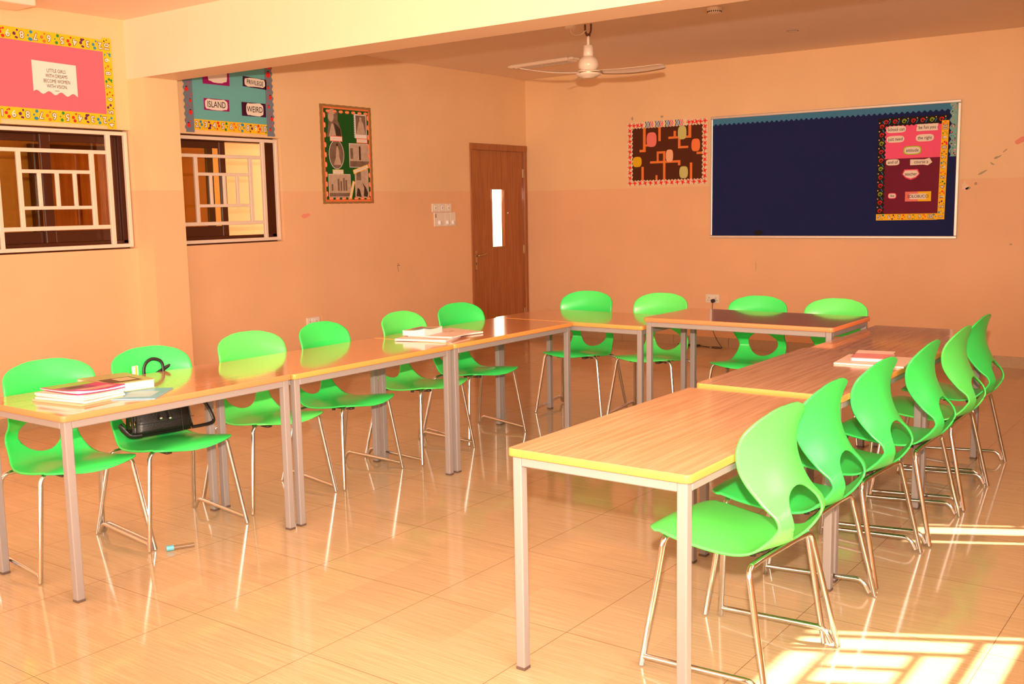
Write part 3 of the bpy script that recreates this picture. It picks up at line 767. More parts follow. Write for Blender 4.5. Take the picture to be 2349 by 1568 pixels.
# teal word display over window 2
a0, a1, b0, b1 = -4.72, -3.805, 2.165, 2.78
d = display('wall_display', 'L', a0, b0, 'teal paper word display with ladybird borders, over the right window', 'display')
W_, H_ = a1-a0, b1-b0
F = Flat('L'); F.rect(.05, .02, W_-.05, H_, .003, C_TEAL, .003); F.build('backing_paper', d)
F = Flat('L'); border_numbers(F, (.085, .055), (W_-.055, .045), .085, .005, NUM, 0); F.build('number_border', d, label='yellow border strip with numbers and dots')
rnd = random.Random(4)
for nm, c0, c1, sd in (('l', 0, .085, 'l'), ('r', W_-.075, W_+.005, 'r')):
    F = Flat('L'); F.poly(wavy(c0, -.01, c1, H_, .007, 7, sd), .006, C_GREY, .001)
    for k in range(7):
        y = .05+k*.09+rnd.uniform(-.012, .012); x = (c0+c1)/2+rnd.uniform(-.015, .018); r = rnd.choice([.013, .018, .024])
        F.disc(x, y+r*.9, r*.55, .0066, C_BLK); F.disc(x, y, r, .007, C_RED)
        for q in range(6): F.disc(x+r*.55*math.cos(q*PI/3), y+r*.55*math.sin(q*PI/3), r*.13, .0075, C_BLK, 6)
        for q in range(3): F.disc((c0+c1)/2+rnd.uniform(-.03, .03), y+rnd.uniform(.02, .06), rnd.uniform(.003, .007), .0068, C_RED, 8)
    F.build('ladybird_border', d, label='grey border strip with red ladybirds')
def word_card(t, x0, y0, x1, y1, back, size, blob=(0, 0, 1, 1), rot=0.):
    F = Flat('L'); F.rect(x0, y0, x1, y1, .006, back, .001, rot=rot)
    X0, X1 = x0+(x1-x0)*blob[0]+.008, x0+(x1-x0)*blob[2]-.008; Y0, Y1 = y0+(y1-y0)*blob[1]+.006, y0+(y1-y0)*blob[3]-.004
    cx_, cy_ = (X0+X1)/2, (Y0+Y1)/2; P = []
    for k in range(48):
        an = 2*PI*k/48; ex = abs(math.cos(an))**.4*math.copysign(1, math.cos(an)); ey = abs(math.sin(an))**.5*math.copysign(1, math.sin(an))
        w_ = 1+.07*math.sin(7*an+len(t)); P.append((cx_+(X1-X0)/2*ex*.98, cy_+(Y1-Y0)/2*ey*w_))
    F.poly(P, .0072, C_CARD); 
    if t: F.text(t, cx_, cy_-.002, size, .0082, C_BLK, bold=.0003, rot=rot, sxx=.78)
    return F
word_card('PRIVILEGE', .60, .39, .855, .475, C_PLUM, .052, (.03, .02, .98, .98), -.05).build('word_card', d, label='card reading PRIVILEGE')
word_card('ISLAND', .19, .175, .445, .27, C_MAG, .072, (.0, .0, .97, 1)).build('word_card', d, label='card reading ISLAND')
word_card('WEIRD', .575, .15, .835, .265, C_PLUM, .070, (.14, .0, .93, 1)).build('word_card', d, label='card reading WEIRD')
word_card('', .19, .385, .46, .55, C_MAG, .07, (.15, .08, .95, 1)).build('word_card', d, label='magenta card cut off by the beam')
# green history display
a0, a1, b0, b1 = -3.252, -2.582, 1.567, 2.478
d = display('wall_poster', 'L', a0, b0, 'tall green poster of sepia prints with plaid border, beside the door switches', 'poster')
W_, H_ = a1-a0, b1-b0
F = Flat('L'); F.poly(wavy(0, 0, W_, H_, .0015, 10), .003, C_PLAID, .003); F.build('plaid_border', d)
F = Flat('L'); F.rect(.045, .04, W_-.045, H_-.04, .004, C_DGRN); F.build('green_panel', d)
F = Flat('L')
for k in range(9):
    y = .09+k*.09
    for x in (.05, W_-.052): F.disc(x, y, .017, .0072, C_SAL, 8, .026); F.rect(x-.003, y-.02, x+.003, y+.02, .0076, C_CARD, rot=.2)
for k in range(7):
    x = .10+k*.082
    for y in (.048, H_-.062): F.disc(x, y, .030, .0072, C_SAL, 8, .015); F.rect(x-.022, y-.002, x+.022, y+.002, .0076, C_CARD, rot=.15)
F.rect(.028, .03, .042, H_-.03, .0068, C_SAL); F.rect(W_-.044, .03, W_-.03, H_-.03, .0068, C_SAL); F.rect(.03, .02, W_-.03, .034, .0068, C_SAL); F.rect(.03, H_-.036, W_-.03, H_-.022, .0068, C_SAL)
F.build('ribbon_trim', d, label='orange woven ribbon around the green panel')
def print_(name, fn, label):
    F = Flat('L'); fn(F); F.build(name, d, label=label)
def p1(F):
    F.poly([(.075, .615), (.27, .605), (.26, .69), (.22, .77), (.225, .85), (.15, .875), (.085, .85), (.10, .74)], .006, C_SEPIA2)
    F.disc(.135, .80, .036, .0066, C_SEPIA1, 14, .048); F.disc(.15, .845, .045, .0064, C_SEPIA1, 12, .025)
    F.poly([(.10, .62), (.14, .74), (.165, .73), (.19, .63)], .0064, C_SEPIA1); F.poly([(.17, .75), (.25, .69), (.26, .61), (.20, .61)], .0066, C_SEPIA3)
print_('sepia_print', p1, 'sepia portrait cut-out in a coat')
def p2(F):
    F.poly(wavy(.435, .615, .60, .84, .008, 12, 'l'), .006, PAPERW); F.rect(.455, .65, .59, .83, .0066, C_SEPIA2); F.poly([(.46, .65), (.49, .76), (.52, .80), (.555, .76), (.585, .65)], .0070, C_SEPIA1); F.disc(.52, .80, .016, .0074, C_SEPIA1)
print_('sepia_print', p2, 'sepia print of a figure in a pale gown')
def p3(F):
    F.disc(.19, .455, .098, .006, PAPERW, 28, .135); F.disc(.19, .455, .092, .0066, C_SEPIA2, 28, .13); F.poly([(.15, .36), (.18, .43), (.185, .50), (.20, .54), (.22, .50), (.225, .43), (.25, .36)], .0070, C_SEPIA1); F.disc(.20, .545, .014, .0074, C_SEPIA3)
print_('sepia_print', p3, 'oval sepia print of a robed figure')
def p4(F):
    F.rect(.355, .34, .625, .565, .006, PAPERW); F.rect(.36, .345, .62, .56, .0066, C_SEPIA1); F.rect(.485, .41, .508, .54, .0070, C_SEPIA3); F.rect(.37, .42, .405, .52, .0070, C_SEPIA2); F.rect(.36, .345, .62, .40, .0070, C_SEPIA2)
print_('sepia_print', p4, 'sepia print of a tall column in a square')
def p5(F):
    F.rect(.075, .06, .36, .275, .006, PAPERW); F.rect(.08, .065, .355, .27, .0066, C_SEPIA1)
    for x, hh in ((.20, .11), (.235, .09), (.27, .12), (.30, .10), (.12, .06)): F.rect(x-.011, .12, x+.011, .12+hh, .0070, C_SEPIA2)
    F.rect(.08, .065, .355, .10, .0070, C_SEPIA2)
print_('sepia_print', p5, 'sepia print of a crowd scene')
def p6(F):
    F.rect(.42, .055, .60, .325, .006, PAPERW); F.rect(.425, .06, .595, .32, .0066, C_SEPIA1); F.poly([(.43, .07), (.45, .15), (.48, .13), (.50, .06)], .0070, C_SEPIA3); F.poly([(.53, .07), (.54, .15), (.515, .20), (.565, .15), (.59, .10), (.58, .06)], .0070, C_SEPIA3); F.rect(.44, .22, .50, .30, .0070, C_SEPIA2)
print_('sepia_print', p6, 'tall sepia print of a battle scene')
for (x, y, w_, h_, bc, rot, tx) in ((.19, .60, .16, .05, C_LAVPK, 0, 'Portrait of a man'), (.53, .592, .15, .045, C_SAL, 0, 'The gown'), (.20, .295, .14, .045, C_LIME, 0, 'Coronation'), (.50, .325, .21, .04, C_YEL, .28, 'the monument'), (.375, .13, .17, .035, C_YEL, 1.25, 'the crowd')):
    F = Flat('L'); F.rect(x-w_/2, y-h_/2, x+w_/2, y+h_/2, .0078, bc, rot=rot); F.rect(x-w_/2+.006, y-h_/2+.007, x+w_/2-.006, y+h_/2-.007, .0082, C_CARD, rot=rot)
    # illegible handwriting: a small squiggle
    n = 14
    for i in range(n):
        t = (i/(n-1)-.5)*w_*.6; dy_ = .004*math.sin(i*2.1)
        F.rect(x+t*math.cos(rot)-.003, y+t*math.sin(rot)+dy_-.001, x+t*math.cos(rot)+.003, y+t*math.sin(rot)+dy_+.0008, .0086, C_DRED, rot=.6*math.sin(i*1.7))
    F.build('caption_card', d)
# brown display with orange strips on the back wall
a0, a1, b0, b1 = 1.362, 2.318, 1.708, 2.384
d = display('wall_poster', 'B', a0, b0, 'brown poster of orange paper strips and coloured cutouts, left of the blue noticeboard', 'poster')
W_, H_ = a1-a0, b1-b0
F = Flat('B'); F.rect(.02, .02, W_-.02, H_-.02, .003, C_BRN, .003); F.build('backing_paper', d)
def br(x0, y0, x1, y1, k=[0]):
    k[0] += 1; F = Flat('B'); F.rect(x0*W_, (1-y1)*H_, x1*W_, (1-y0)*H_, .0042+.00008*k[0], C_STRIP); F.build('paper_strip', d)
for q in ((.20, .09, .235, .46), (.155, .43, .235, .47), (.235, .35, .33, .385), (.395, .08, .425, .31), (.52, .25, .80, .285), (.585, .165, .615, .25), (.765, .07, .80, .285),
          (.64, .285, .67, .44), (.64, .405, .765, .44), (.375, .47, .485, .505), (.375, .47, .40, .63), (.455, .47, .485, .92), (.29, .62, .67, .655), (.64, .62, .67, .70), (.865, .505, .94, .54),
          (.18, .70, .21, .95), (.36, .84, .385, .95), (.785, .665, .815, .93)): br(*q)
def blob(x, y, w_, h_, m_, label):
    F = Flat('B'); cx_, cy_ = x*W_, (1-y)*H_; P = []
    for k in range(30):
        an = 2*PI*k/30; ex = abs(math.cos(an))**.6*math.copysign(1, math.cos(an)); ey = abs(math.sin(an))**.75*math.copysign(1, math.sin(an)); P.append((cx_+w_/2*ex, cy_+h_/2*ey))
    F.poly(P, .0055, m_, .001); F.build('paper_cutout', d, label=label)
blob(.31, .28, .12, .155, C_LAVPK, 'pink paper oval'); blob(.69, .20, .10, .14, C_LIME, 'pale green paper oval near the top'); blob(.855, .40, .10, .13, C_SAL, 'salmon paper oval')
blob(.535, .545, .085, .13, C_PEACH, 'peach paper oval'); blob(.71, .81, .10, .125, C_LIME, 'pale green paper oval near the bottom'); blob(.125, .62, .11, .11, C_MUST, 'mustard paper oval')
F = Flat('B')
bw = .062; hh = .0065
for pts in (wavy(0, 0, bw, H_, .006, 9, 'r'), wavy(W_-bw, 0, W_, H_, .006, 9, 'l'), wavy(bw*.5, 0, W_-bw*.5, bw*.9, .006, 13, 't'), wavy(bw*.5, H_-bw, W_-bw*.5, H_, .006, 13, 'b')): F.poly(pts, hh, C_WBORD, .001); hh += .0003
def flowers(n, f, mlist=(C_RED,)):
    for i in range(n):
        x, y = f((i+.5)/n); F.disc(x, y, .0155, .0092, C_RED, 9); F.disc(x+.001, y-.018, .004, .0088, C_BLK, 6)
        for q in range(4): F.disc(x+.022*math.cos(q*1.57+i), y+.022*math.sin(q*1.57+i), .006, .0090, C_RED, 7)
        F.disc(x-.016, y+.016, .004, .0088, C_BLK, 6)
flowers(12, lambda t: (.032, H_*t)); flowers(12, lambda t: (W_-.032, H_*t)); flowers(13, lambda t: (.06+(W_-.12)*t, .028)); flowers(3, lambda t: (.06+.14*t, H_-.032)); flowers(4, lambda t: (W_-.24+.18*t, H_-.032))
F.build('floral_border', d, label='cream border with red flowers')
F = Flat('B'); F.rect(.225, H_-.062, W_-.255, H_+.004, .010, PAPERW, .001)
cols = [C_BLK, C_SCAL, C_BLK, C_RED, C_RED, C_YEL]; n = 24
for i in range(n):
    x = .225+(W_-.255-.225-.02)*i/(n-1); c_ = cols[i % 6]
    F.poly([(x-.006, H_+.003), (x+.004, H_+.003), (x+.018, H_-.029), (x+.004, H_-.061), (x-.006, H_-.061), (x+.008, H_-.029)], .0112, c_)
F.build('chevron_border', d, label='chevron striped border piece')
# big blue noticeboard
a0, a1, b0, b1 = 2.352, 4.787, 1.147, 2.388
nb = display('noticeboard', 'B', a0, b0, 'large dark blue felt noticeboard with light frame on the back wall', 'noticeboard')
W_, H_ = a1-a0, b1-b0
F = Flat('B'); F.rect(.02, .02, W_-.02, H_-.02, .012, C_BFELT, .012); F.build('felt_panel', nb)
m = MB(); T = .026
for q in (((0, -.022, 0), (W_, 0, T)), ((0, -.022, H_-T), (W_, 0, H_)), ((0, -.022, T), (T, 0, H_-T)), ((W_-T, -.022, T), (W_, 0, H_-T))): m.rbox(q[0], q[1], C_ALU, .005, 2)
m.build('board_frame', nb)
F = Flat('B'); F.poly(wavy(.02, H_-.085, W_-.05, H_-.022, .010, 24, 'b'), .0145, C_SCAL, .001); F.build('scalloped_border', nb, label='light blue scalloped strip along the top')
F = Flat('B'); F.poly(wavy(W_-.085, H_-.50, W_-.028, H_-.022, .010, 4, 'l'), .0160, C_MINT, .001)
rnd = random.Random(9)
for k in range(46): F.disc(W_-.08+rnd.random()*.047, H_-.49+rnd.random()*.46, rnd.choice([.005, .007]), .0166, rnd.choice([C_PUR, C_BLU, C_LAVPK, C_PEACH]), 6)
F.build('starry_border', nb, label='mint starry strip at the right edge')
F = Flat('B'); P = []
for k in range(18):
    an = 2*PI*k/18; P.append((.535+.048*math.cos(an)*(1+.2*math.sin(3*an)), .055+.026*math.sin(an)*(1+.25*math.cos(5*an))))
F.poly(P, .0128, C_BLK); F.build('dark_stain', nb, label='small black stain on the felt')
# quotation poster pinned on the noticeboard
pa0, pa1, pb0, pb1 = 4.062, 4.692, 1.325, 2.262
q_ = empty('wall_poster', (pa0, -.013, pb0), label='pink and maroon poster with cut-out words, pinned right on the blue noticeboard', cat='poster')
PW, PH = pa1-pa0, pb1-pb0
F = Flat('B'); F.rect(.03, PH*.60, PW-.04, PH-.04, .003, C_HOT, .002); F.rect(.03, .05, PW-.04, PH*.6, .003, C_MAR, .002); F.build('backing_paper', q_)
F = Flat('B'); F.poly(wavy(.0, .045, .068, PH, .006, 12, 'r'), .0055, C_BLK, .001); F.poly(wavy(.0, PH-.075, PW-.01, PH, .006, 9, 'b'), .006, C_BLK, .001)
def swirl(x, y, r, c_, h=.0072):
    P = []
    for k in range(26):
        an = k*.42; rr = r*(1-.72*k/26); P.append((x+rr*math.cos(an), y+rr*math.sin(an)))
    Q = []
    for k in range(25, -1, -1):
        an = k*.42; rr = r*(1-.72*k/26)*.74; Q.append((x+rr*math.cos(an), y+rr*math.sin(an)))
    for k in range(25):
        F.poly([P[k], P[k+1], Q[24-k], Q[25-k]], h, c_)
for i in range(11): swirl(.033, .08+i*.078, .024, (C_RED, C_RED, C_LGRN)[i % 3]); F.disc(.012, .115+i*.078, .006, .0074, C_PEACH, 8); F.rect(.045, .10+i*.078, .052, .135+i*.078, .0070, C_SCAL, rot=.5)
for i in range(7): swirl(.07+i*.082, PH-.038, .024, (C_RED, C_RED, C_LGRN)[i % 3]); F.disc(.105+i*.082, PH-.015, .006, .0074, C_PEACH, 8); F.rect(.10+i*.082, PH-.06, .107+i*.082, PH-.025, .0070, C_SCAL, rot=-.5)
F.build('swirl_border', q_, label='black border with coloured swirls')
F = Flat('B'); border_numbers(F, (PW-.045, -.0), (PW-.032, PH-.05), .062, .0078, ['1', '2', '3', '4', '5', '6', '7', '8', '9', '10'], PI/2)
border_numbers(F, (0.002, .022), (PW-.075, .026), .058, .0070, ['5', '6', '7', '8', '9', '10'], 0); F.build('number_border', q_, label='yellow border strip with numbers and dots')
def qcard(t, x, y, w_, h_, style, size=.042):
    F = Flat('B'); X, Y = x*PW, (1-y)*PH
    def shp(w, h, st, z, m_):
        if st == 'hex': P = [(X-w/2, Y), (X-w*.38, Y+h/2), (X+w*.38, Y+h/2), (X+w/2, Y), (X+w*.3, Y-h*.4), (X, Y-h*.62), (X-w*.3, Y-h*.4)]
        elif st == 'rect': P = [(X-w/2, Y-h/2), (X+w/2, Y-h/2), (X+w/2, Y+h/2), (X-w/2, Y+h/2)]
        elif st == 'zig': P = [(X-w/2, Y-h/2), (X+w/2, Y-h/2), (X+w*.46, Y), (X+w/2, Y+h*.2), (X+w*.48, Y+h/2), (X-w/2, Y+h/2), (X-w*.46, Y+h*.2), (X-w/2, Y)]
        elif st == 'arrow': P = [(X-w/2, Y-h*.45), (X+w*.1, Y-h*.42), (X+w*.3, Y-h*.55), (X+w/2, Y-h*.1), (X+w*.37, Y+h*.55), (X+w*.15, Y+h*.35), (X-w/2, Y+h*.4)]
        else: P = [(X+w/2*abs(math.cos(a))**.5*math.copysign(1, math.cos(a)), Y+h/2*abs(math.sin(a))**.7*math.copysign(1, math.sin(a))) for a in [2*PI*k/28 for k in range(28)]]
        F.poly(P, z, m_, .0008)
    w_ *= 1.22; h_ *= 1.12; st = style.split('+')
    if len(st) > 1: shp(w_*1.14, h_*1.3, st[0], .0072, {'g': C_LGRN, 'p': C_PNK2}[st[1]])
    if t == 'SOLOBUCCI':
        F.rect(X-w_/2, Y-h_/2, X, Y+h_/2, .0072, C_LAVPK, .001); F.rect(X, Y-h_/2, X+w_/2, Y+h_/2, .0073, C_YEL, .001); F.rect(X-w_*.32, Y-h_*.28, X+w_*.32, Y+h_*.28, .0079, C_CARD)
    else: shp(w_, h_, st[0], .0080, C_CARD)
    F.text(t, X, Y, size, .0088, C_BLK, bold=.0002, sxx=.86); F.build('word_card', q_, label='card reading %s' % t)
qcard('School can', .26, .115, .145, .055, 'o'); qcard('be fun you', .70, .11, .155, .055, 'zig'); qcard('just need', .255, .21, .13, .055, 'o'); qcard('the right', .67, .21, .13, .058, 'o')
qcard('attitude', .50, .325, .115, .055, 'o+g'); qcard('and of', .225, .435, .10, .05, 'o'); qcard('course a', .63, .44, .16, .055, 'arrow'); qcard('teacher', .49, .555, .115, .06, 'hex+p'); qcard('like', .23, .765, .055, .036, 'o+p', .034)
qcard('SOLOBUCCI', .60, .775, .19, .08, 'rect', .040)
# wall damage and tape marks (parts of the wall)
C_SCUF = pm('tape_residue', (.42, .33, .22)); C_PKST = pm('pink_stain', (.80, .30, .22)); C_PATCH = pm('filler_patch', (.80, .58, .40))
def scuff(side, a, b, w_, h_, m_, rot=0., seed=0):
    F = Flat(side); r = random.Random(seed); P = []
    for k in range(14):
        an = 2*PI*k/14; rr = r.uniform(.65, 1.1); x = w_/2*math.cos(an)*rr; y = h_/2*math.sin(an)*rr; P.append((a+x*math.cos(rot)-y*math.sin(rot), b+x*math.sin(rot)+y*math.cos(rot)))
    F.poly(P, .0012, m_, .001); o = F.build('wall_scuff', wall_left if side == 'L' else wall_back); return o
for i, q in enumerate(((4.98, 1.735, .09, .02, .5), (5.06, 1.81, .05, .015, -.6), (5.10, 1.865, .07, .02, .4), (4.93, 1.64, .03, .03, 0), (4.87, 1.60, .05, .03, .3), (5.24, 1.10, .03, .015, 0), (5.16, 1.92, .05, .012, .7), (1.42, 2.43, .03, .05, 0), (1.78, 2.43, .04, .03, 0), (2.86, .86, .006, .13, 0))):
    scuff('B', q[0], q[1], q[2], q[3], C_SCUF, q[4], i)
scuff('B', 5.28, 2.0, .10, .06, C_PKST, .6, 21); scuff('B', 4.84, 1.62, .06, .09, C_PATCH, .2, 22)
scuff('L', -3.48, 1.46, .12, .05, C_PKST, .1, 23)
F = Flat('L')
for p, q in (((-2.27, .965), (-2.24, .94)), ((-2.24, .94), (-2.275, .945)), ((-2.275, .945), (-2.255, .88))):
    dx, dy = q[0]-p[0], q[1]-p[1]; L_ = math.hypot(dx, dy); nx_, ny_ = -dy/L_*.0018, dx/L_*.0018
    F.poly([(p[0]-nx_, p[1]-ny_), (q[0]-nx_, q[1]-ny_), (q[0]+nx_, q[1]+ny_), (p[0]+nx_, p[1]+ny_)], .001, C_BLK)
F.build('pen_mark', wall_left)

# ---------------------------------------------------------------- sockets, switches, cable
def socket(name, side, a, b, w_, h_, label, cat, detail, group=None):
    s_ = display(name, side, a, b, label, cat)
    if group: s_['group'] = group
    m = MB()
    if side == 'L': m.rbox((0, -w_/2, -h_/2), (.012, w_/2, h_/2), PLATE, .003)
    else: m.rbox((-w_/2, -.012, -h_/2), (w_/2, 0, h_/2), PLATE, .003)
    m.build('face_plate', s_); detail(s_, side, w_, h_); return s_
def det_socket(s_, side, w_, h_):
    for k in (-1, 1):
        F = Flat(side); cx_ = k*w_*.25
        for dx, dy, ww, hh_ in ((0, .012, .006, .010), (-.013, -.012, .009, .005), (.013, -.012, .009, .005)): F.rect(cx_+dx-ww/2, dy-hh_/2-.006, cx_+dx+ww/2, dy+hh_/2-.006, .0125, C_BLK)
        F.build('socket_holes', s_)
        F = Flat(side); F.rect(k*w_*.09-.006, .012, k*w_*.09+.006, .032, .0155, WHITE, .003); F.build('rocker_switch', s_)
def det_switch(s_, side, w_, h_):
    F = Flat(side); F.rect(-.014, -.022, .014, .022, .0165, WHITE, .004); F.build('rocker_switch', s_)
    F = Flat(side); F.disc(0, .032, .004, .0128, C_RED, 8); F.rect(-.003, -.012, .004, .006, .0168, C_BLK); F.build('indicator', s_)
def det_fan(s_, side, w_, h_):
    m = MB(); prof = [(.026, .012), (.026, .017), (.021, .030), (.019, .032), (.0, .032)]
    vs = []; n = 20
    for r_, z in prof:
        for k in range(n):
            an = 2*PI*k/n; vs.append((z, r_*math.cos(an), -.035+r_*math.sin(an)))
    fs = [(i*n+k, i*n+(k+1) % n, (i+1)*n+(k+1) % n, (i+1)*n+k) for i in range(len(prof)-1) for k in range(n)]
    m.add(vs, fs, WHITE, True); kn = m.build('dimmer_knob', s_)
    F = Flat(side); F.rect(-.0015, -.05, .0015, -.02, .0325, C_BLK, rot=.6); F.build('pointer_line', kn)
GS = 'switch plates left of the door'
socket('light_switch', 'L', -1.672, 1.512, .098, .088, 'square switch plate, leftmost of the three above the fan dimmers', 'switch', det_switch, GS)
socket('light_switch', 'L', -1.565, 1.512, .098, .088, 'square switch plate, middle of the three above the fan dimmers', 'switch', det_switch, GS)
socket('light_switch', 'L', -1.458, 1.510, .098, .088, 'square switch plate, rightmost of the three above the fan dimmers', 'switch', det_switch, GS)
GF = 'fan dimmers left of the door'
dm = socket('fan_dimmer', 'L', -1.608, 1.390, .165, .145, 'wide white fan dimmer with a small grey grille, leftmost of three', 'switch', det_fan, GF)
F = Flat('L')
for i in range(7): F.rect(-.072, .018+i*.006, -.05, .021+i*.006, .0125, C_BLK)
F.build('vent_slots', dm)
socket('fan_dimmer', 'L', -1.479, 1.390, .088, .145, 'narrow white fan dimmer in the middle of the three by the door', 'switch', det_fan, GF)
socket('fan_dimmer', 'L', -1.388, 1.390, .088, .145, 'narrow white fan dimmer nearest the door frame', 'switch', det_fan, GF)
socket('wall_socket', 'L', -3.445, .487, .155, .09, 'worn double socket low on the window wall above a green chair', 'socket', det_socket)
socket('wall_socket', 'B', 2.385, .512, .155, .09, 'double socket low on the back wall with a black plug in it', 'socket', det_socket)
BLANK = MATS['two_tone_wall_paint']
def blank(side, a, b, label):
    s_ = display('blank_plate', side, a, b, label, 'plate')
    m = MB()
    if side == 'B': m.rbox((-.045, -.006, -.045), (.045, 0, .045), BLANK, .002)
    else: m.rbox((0, -.045, -.045), (.006, .045, .045), BLANK, .002)
    m.build('cover_plate', s_)
blank('B', 2.525, .512, 'wall-coloured blank plate right of the back wall socket'); blank('L', -3.29, .50, 'wall-coloured blank plate right of the worn double socket')
pw = empty('power_cable', (2.405, -.013, .49), label='black plug with thin black cable trailing down to the floor by the skirting', cat='cable')
m = MB(); m.tube([(0, 0, 0), (0, -.012, 0)], .028, PLATE, 16); m.tube([(0, -.012, 0), (0, -.04, 0)], .021, BLACKP, 16); m.build('plug', pw)
path = [(0, -.03, -.01), (.0, -.045, -.06), (-.005, -.04, -.18), (.01, -.05, -.30), (.06, -.06, -.40), (.11, -.065, -.465), (.12, -.07, -.485), (.08, -.10, -.486), (.03, -.09, -.486), (.0, -.05, -.484), (.05, -.035, -.482), (.10, -.055, -.484), (.13, -.11, -.486)]
def smooth(P, n=6):
    P = [Vector(p) for p in P]; out = []
    for i in range(len(P)-1):
        a, b, c, d_ = P[max(i-1, 0)], P[i], P[i+1], P[min(i+2, len(P)-1)]
        for k in range(n):
            t = k/n; out.append(.5*((2*b)+(c-a)*t+(2*a-5*b+4*c-d_)*t*t+(3*b-a-3*c+d_)*t**3))
    out.append(P[-1]); return out
m = MB(); m.tube(smooth(path), .0035, BLACKP, 8); m.build('cord', pw)
ad = empty('power_adapter', (2.13, -.05, 0), label='flat black strip lying along the back wall skirting beside the cable loop', cat='adapter')
m = MB(); m.rbox((-.12, -.02, 0), (.13, .02, .018), BLACKP, .006); m.build('casing', ad)
m = MB(); m.tube(smooth([(.12, 0, .01), (.17, -.01, .006), (.22, -.02, .005), (.26, -.03, .005)]), .0035, BLACKP, 8); m.build('cord', ad)

# ---------------------------------------------------------------- ceiling things
fan = empty('ceiling_fan', (2.54, -2.68, HC), label='cream three-bladed ceiling fan hanging from a rusty hook', cat='fan')
FANM = mat('fan_enamel', (.80, .66, .52), .3, lin=True); RUST = mat('rusty_iron', (.14, .05, .02), .7, lin=True, noise=.4, nscale=60)
m = MB(); m.tube(fillet([(-.028, 0, 0), (-.028, 0, -.06), (0, 0, -.10), (.028, 0, -.06), (.028, 0, 0)], .03), .008, RUST); m.tube([(0, -.02, -.085), (0, .02, -.085)], .012, RUST); m.build('hook', fan)
m = MB(); m.tube([(0, 0, -.09), (0, 0, -.20)], .011, FANM, 14); m.build('rod', fan)
m = MB(); m.lathe([(.0, -.165), (.042, -.168), (.042, -.25), (.038, -.255)], (0, 0, 0), FANM); m.build('canopy', fan)
m = MB(); m.lathe([(.038, -.25), (.055, -.262), (.078, -.285), (.083, -.315), (.080, -.345), (.060, -.365)], (0, 0, 0), FANM); m.build('motor_housing', fan)
m = MB(); m.lathe([(.060, -.362), (.098, -.368), (.104, -.378), (.104, -.392), (.098, -.404), (.075, -.410), (.072, -.415), (.05, -.418), (.048, -.423), (.0, -.426)], (0, 0, 0), FANM, 40)
m.lathe([(.1045, -.381), (.1055, -.385), (.1045, -.389)], (0, 0, 0), BRASS, 40); m.build('rotor_cover', fan)
def blade(ang):
    g = MB(); n = 18; vs = []; W0 = .055
    for i in range(n+1):
        t = i/n; r_ = .10+t*.53
        w_ = .052+.022*math.sin(t*PI*.9)+(.012*t); zc = -.382-.012*math.sin(t*PI)+.010*t
        tipc = 0 if t < .95 else (t-.95)/.05
        tw = -.20*(1-t*.3)
        for j in range(7):
            u = (j/6-.5)*2; y = u*w_*(1-.25*tipc*abs(u)); vs.append((r_, y, zc + y*tw + .010*(1-u*u)))
    fs = [(i*7+j, i*7+j+1, (i+1)*7+j+1, (i+1)*7+j) for i in range(n) for j in range(6)]
    k = len(vs); vs2 = [(x, y, z-.0025) for x, y, z in vs]
    fs2 = [tuple(q+k for q in f[::-1]) for f in fs]
    rim = [j for j in range(7)]+[(i*7+6) for i in range(1, n+1)]+[n*7+j for j in range(5, -1, -1)]+[i*7 for i in range(n-1, 0, -1)]
    rf = [(rim[i], rim[i]+k, rim[(i+1) % len(rim)]+k, rim[(i+1) % len(rim)]) for i in range(len(rim))]
    c, s_ = math.cos(ang), math.sin(ang)
    V_ = [(x*c-y*s_, x*s_+y*c, z) for x, y, z in vs+vs2]
    g.add(V_, fs+fs2+rf, FANM, True)
    return g
# screen-right direction on the floor plane is (cos yaw, sin yaw)
base = math.degrees(yaw)
for dg in (base-24, base+180+36-12, base+96):
    b_ = blade(math.radians(dg)).build('blade', fan)
rs = empty('ceiling_rose', (2.378, -2.694, HC), label='small round ceiling rose with a drooping wire to the fan hook', cat='ceiling rose')
m = MB(); m.lathe([(.048, 0), (.046, -.018), (.03, -.024), (0, -.024)], (0, 0, 0), FANM); m.build('cover', rs)
m = MB(); m.tube(smooth([(0, 0, -.02), (.01, 0, -.055), (.05, 0, -.075), (.10, 0, -.075), (.135, 0, -.06), (.150, 0, -.05)]), .004, FANM, 8); m.build('wire', rs)
sd_ = empty('smoke_detector', (3.622, -2.627, HC), label='round cream smoke detector on the ceiling near the beam', cat='smoke detector')
m = MB(); m.lathe([(.055, 0), (.056, -.014), (.052, -.020), (.050, -.034), (.040, -.042), (0, -.044)], (0, 0, 0), FANM); m.build('body', sd_)
m = MB()
for k in range(20):
    an = 2*PI*k/20; m.box((.0505*math.cos(an)-.003, .0505*math.sin(an)-.003, -.032), (.0505*math.cos(an)+.003, .0505*math.sin(an)+.003, -.024), C_BLK)
m.build('vent_slots', sd_)
js = empty('ceiling_cover', (3.68, -1.21, HC), math.radians(0), label='tiny dark-rimmed cover slot on the ceiling above the noticeboard', cat='cover plate')
m = MB(); m.lathe([(.045, 0), (.045, -.004), (.035, -.006), (0, -.003)], (0, 0, 0), CEIL); m.lathe([(.046, -.001), (.049, -.003), (.046, -.005)], (0, 0, 0), DARKB); m.build('rim', js)
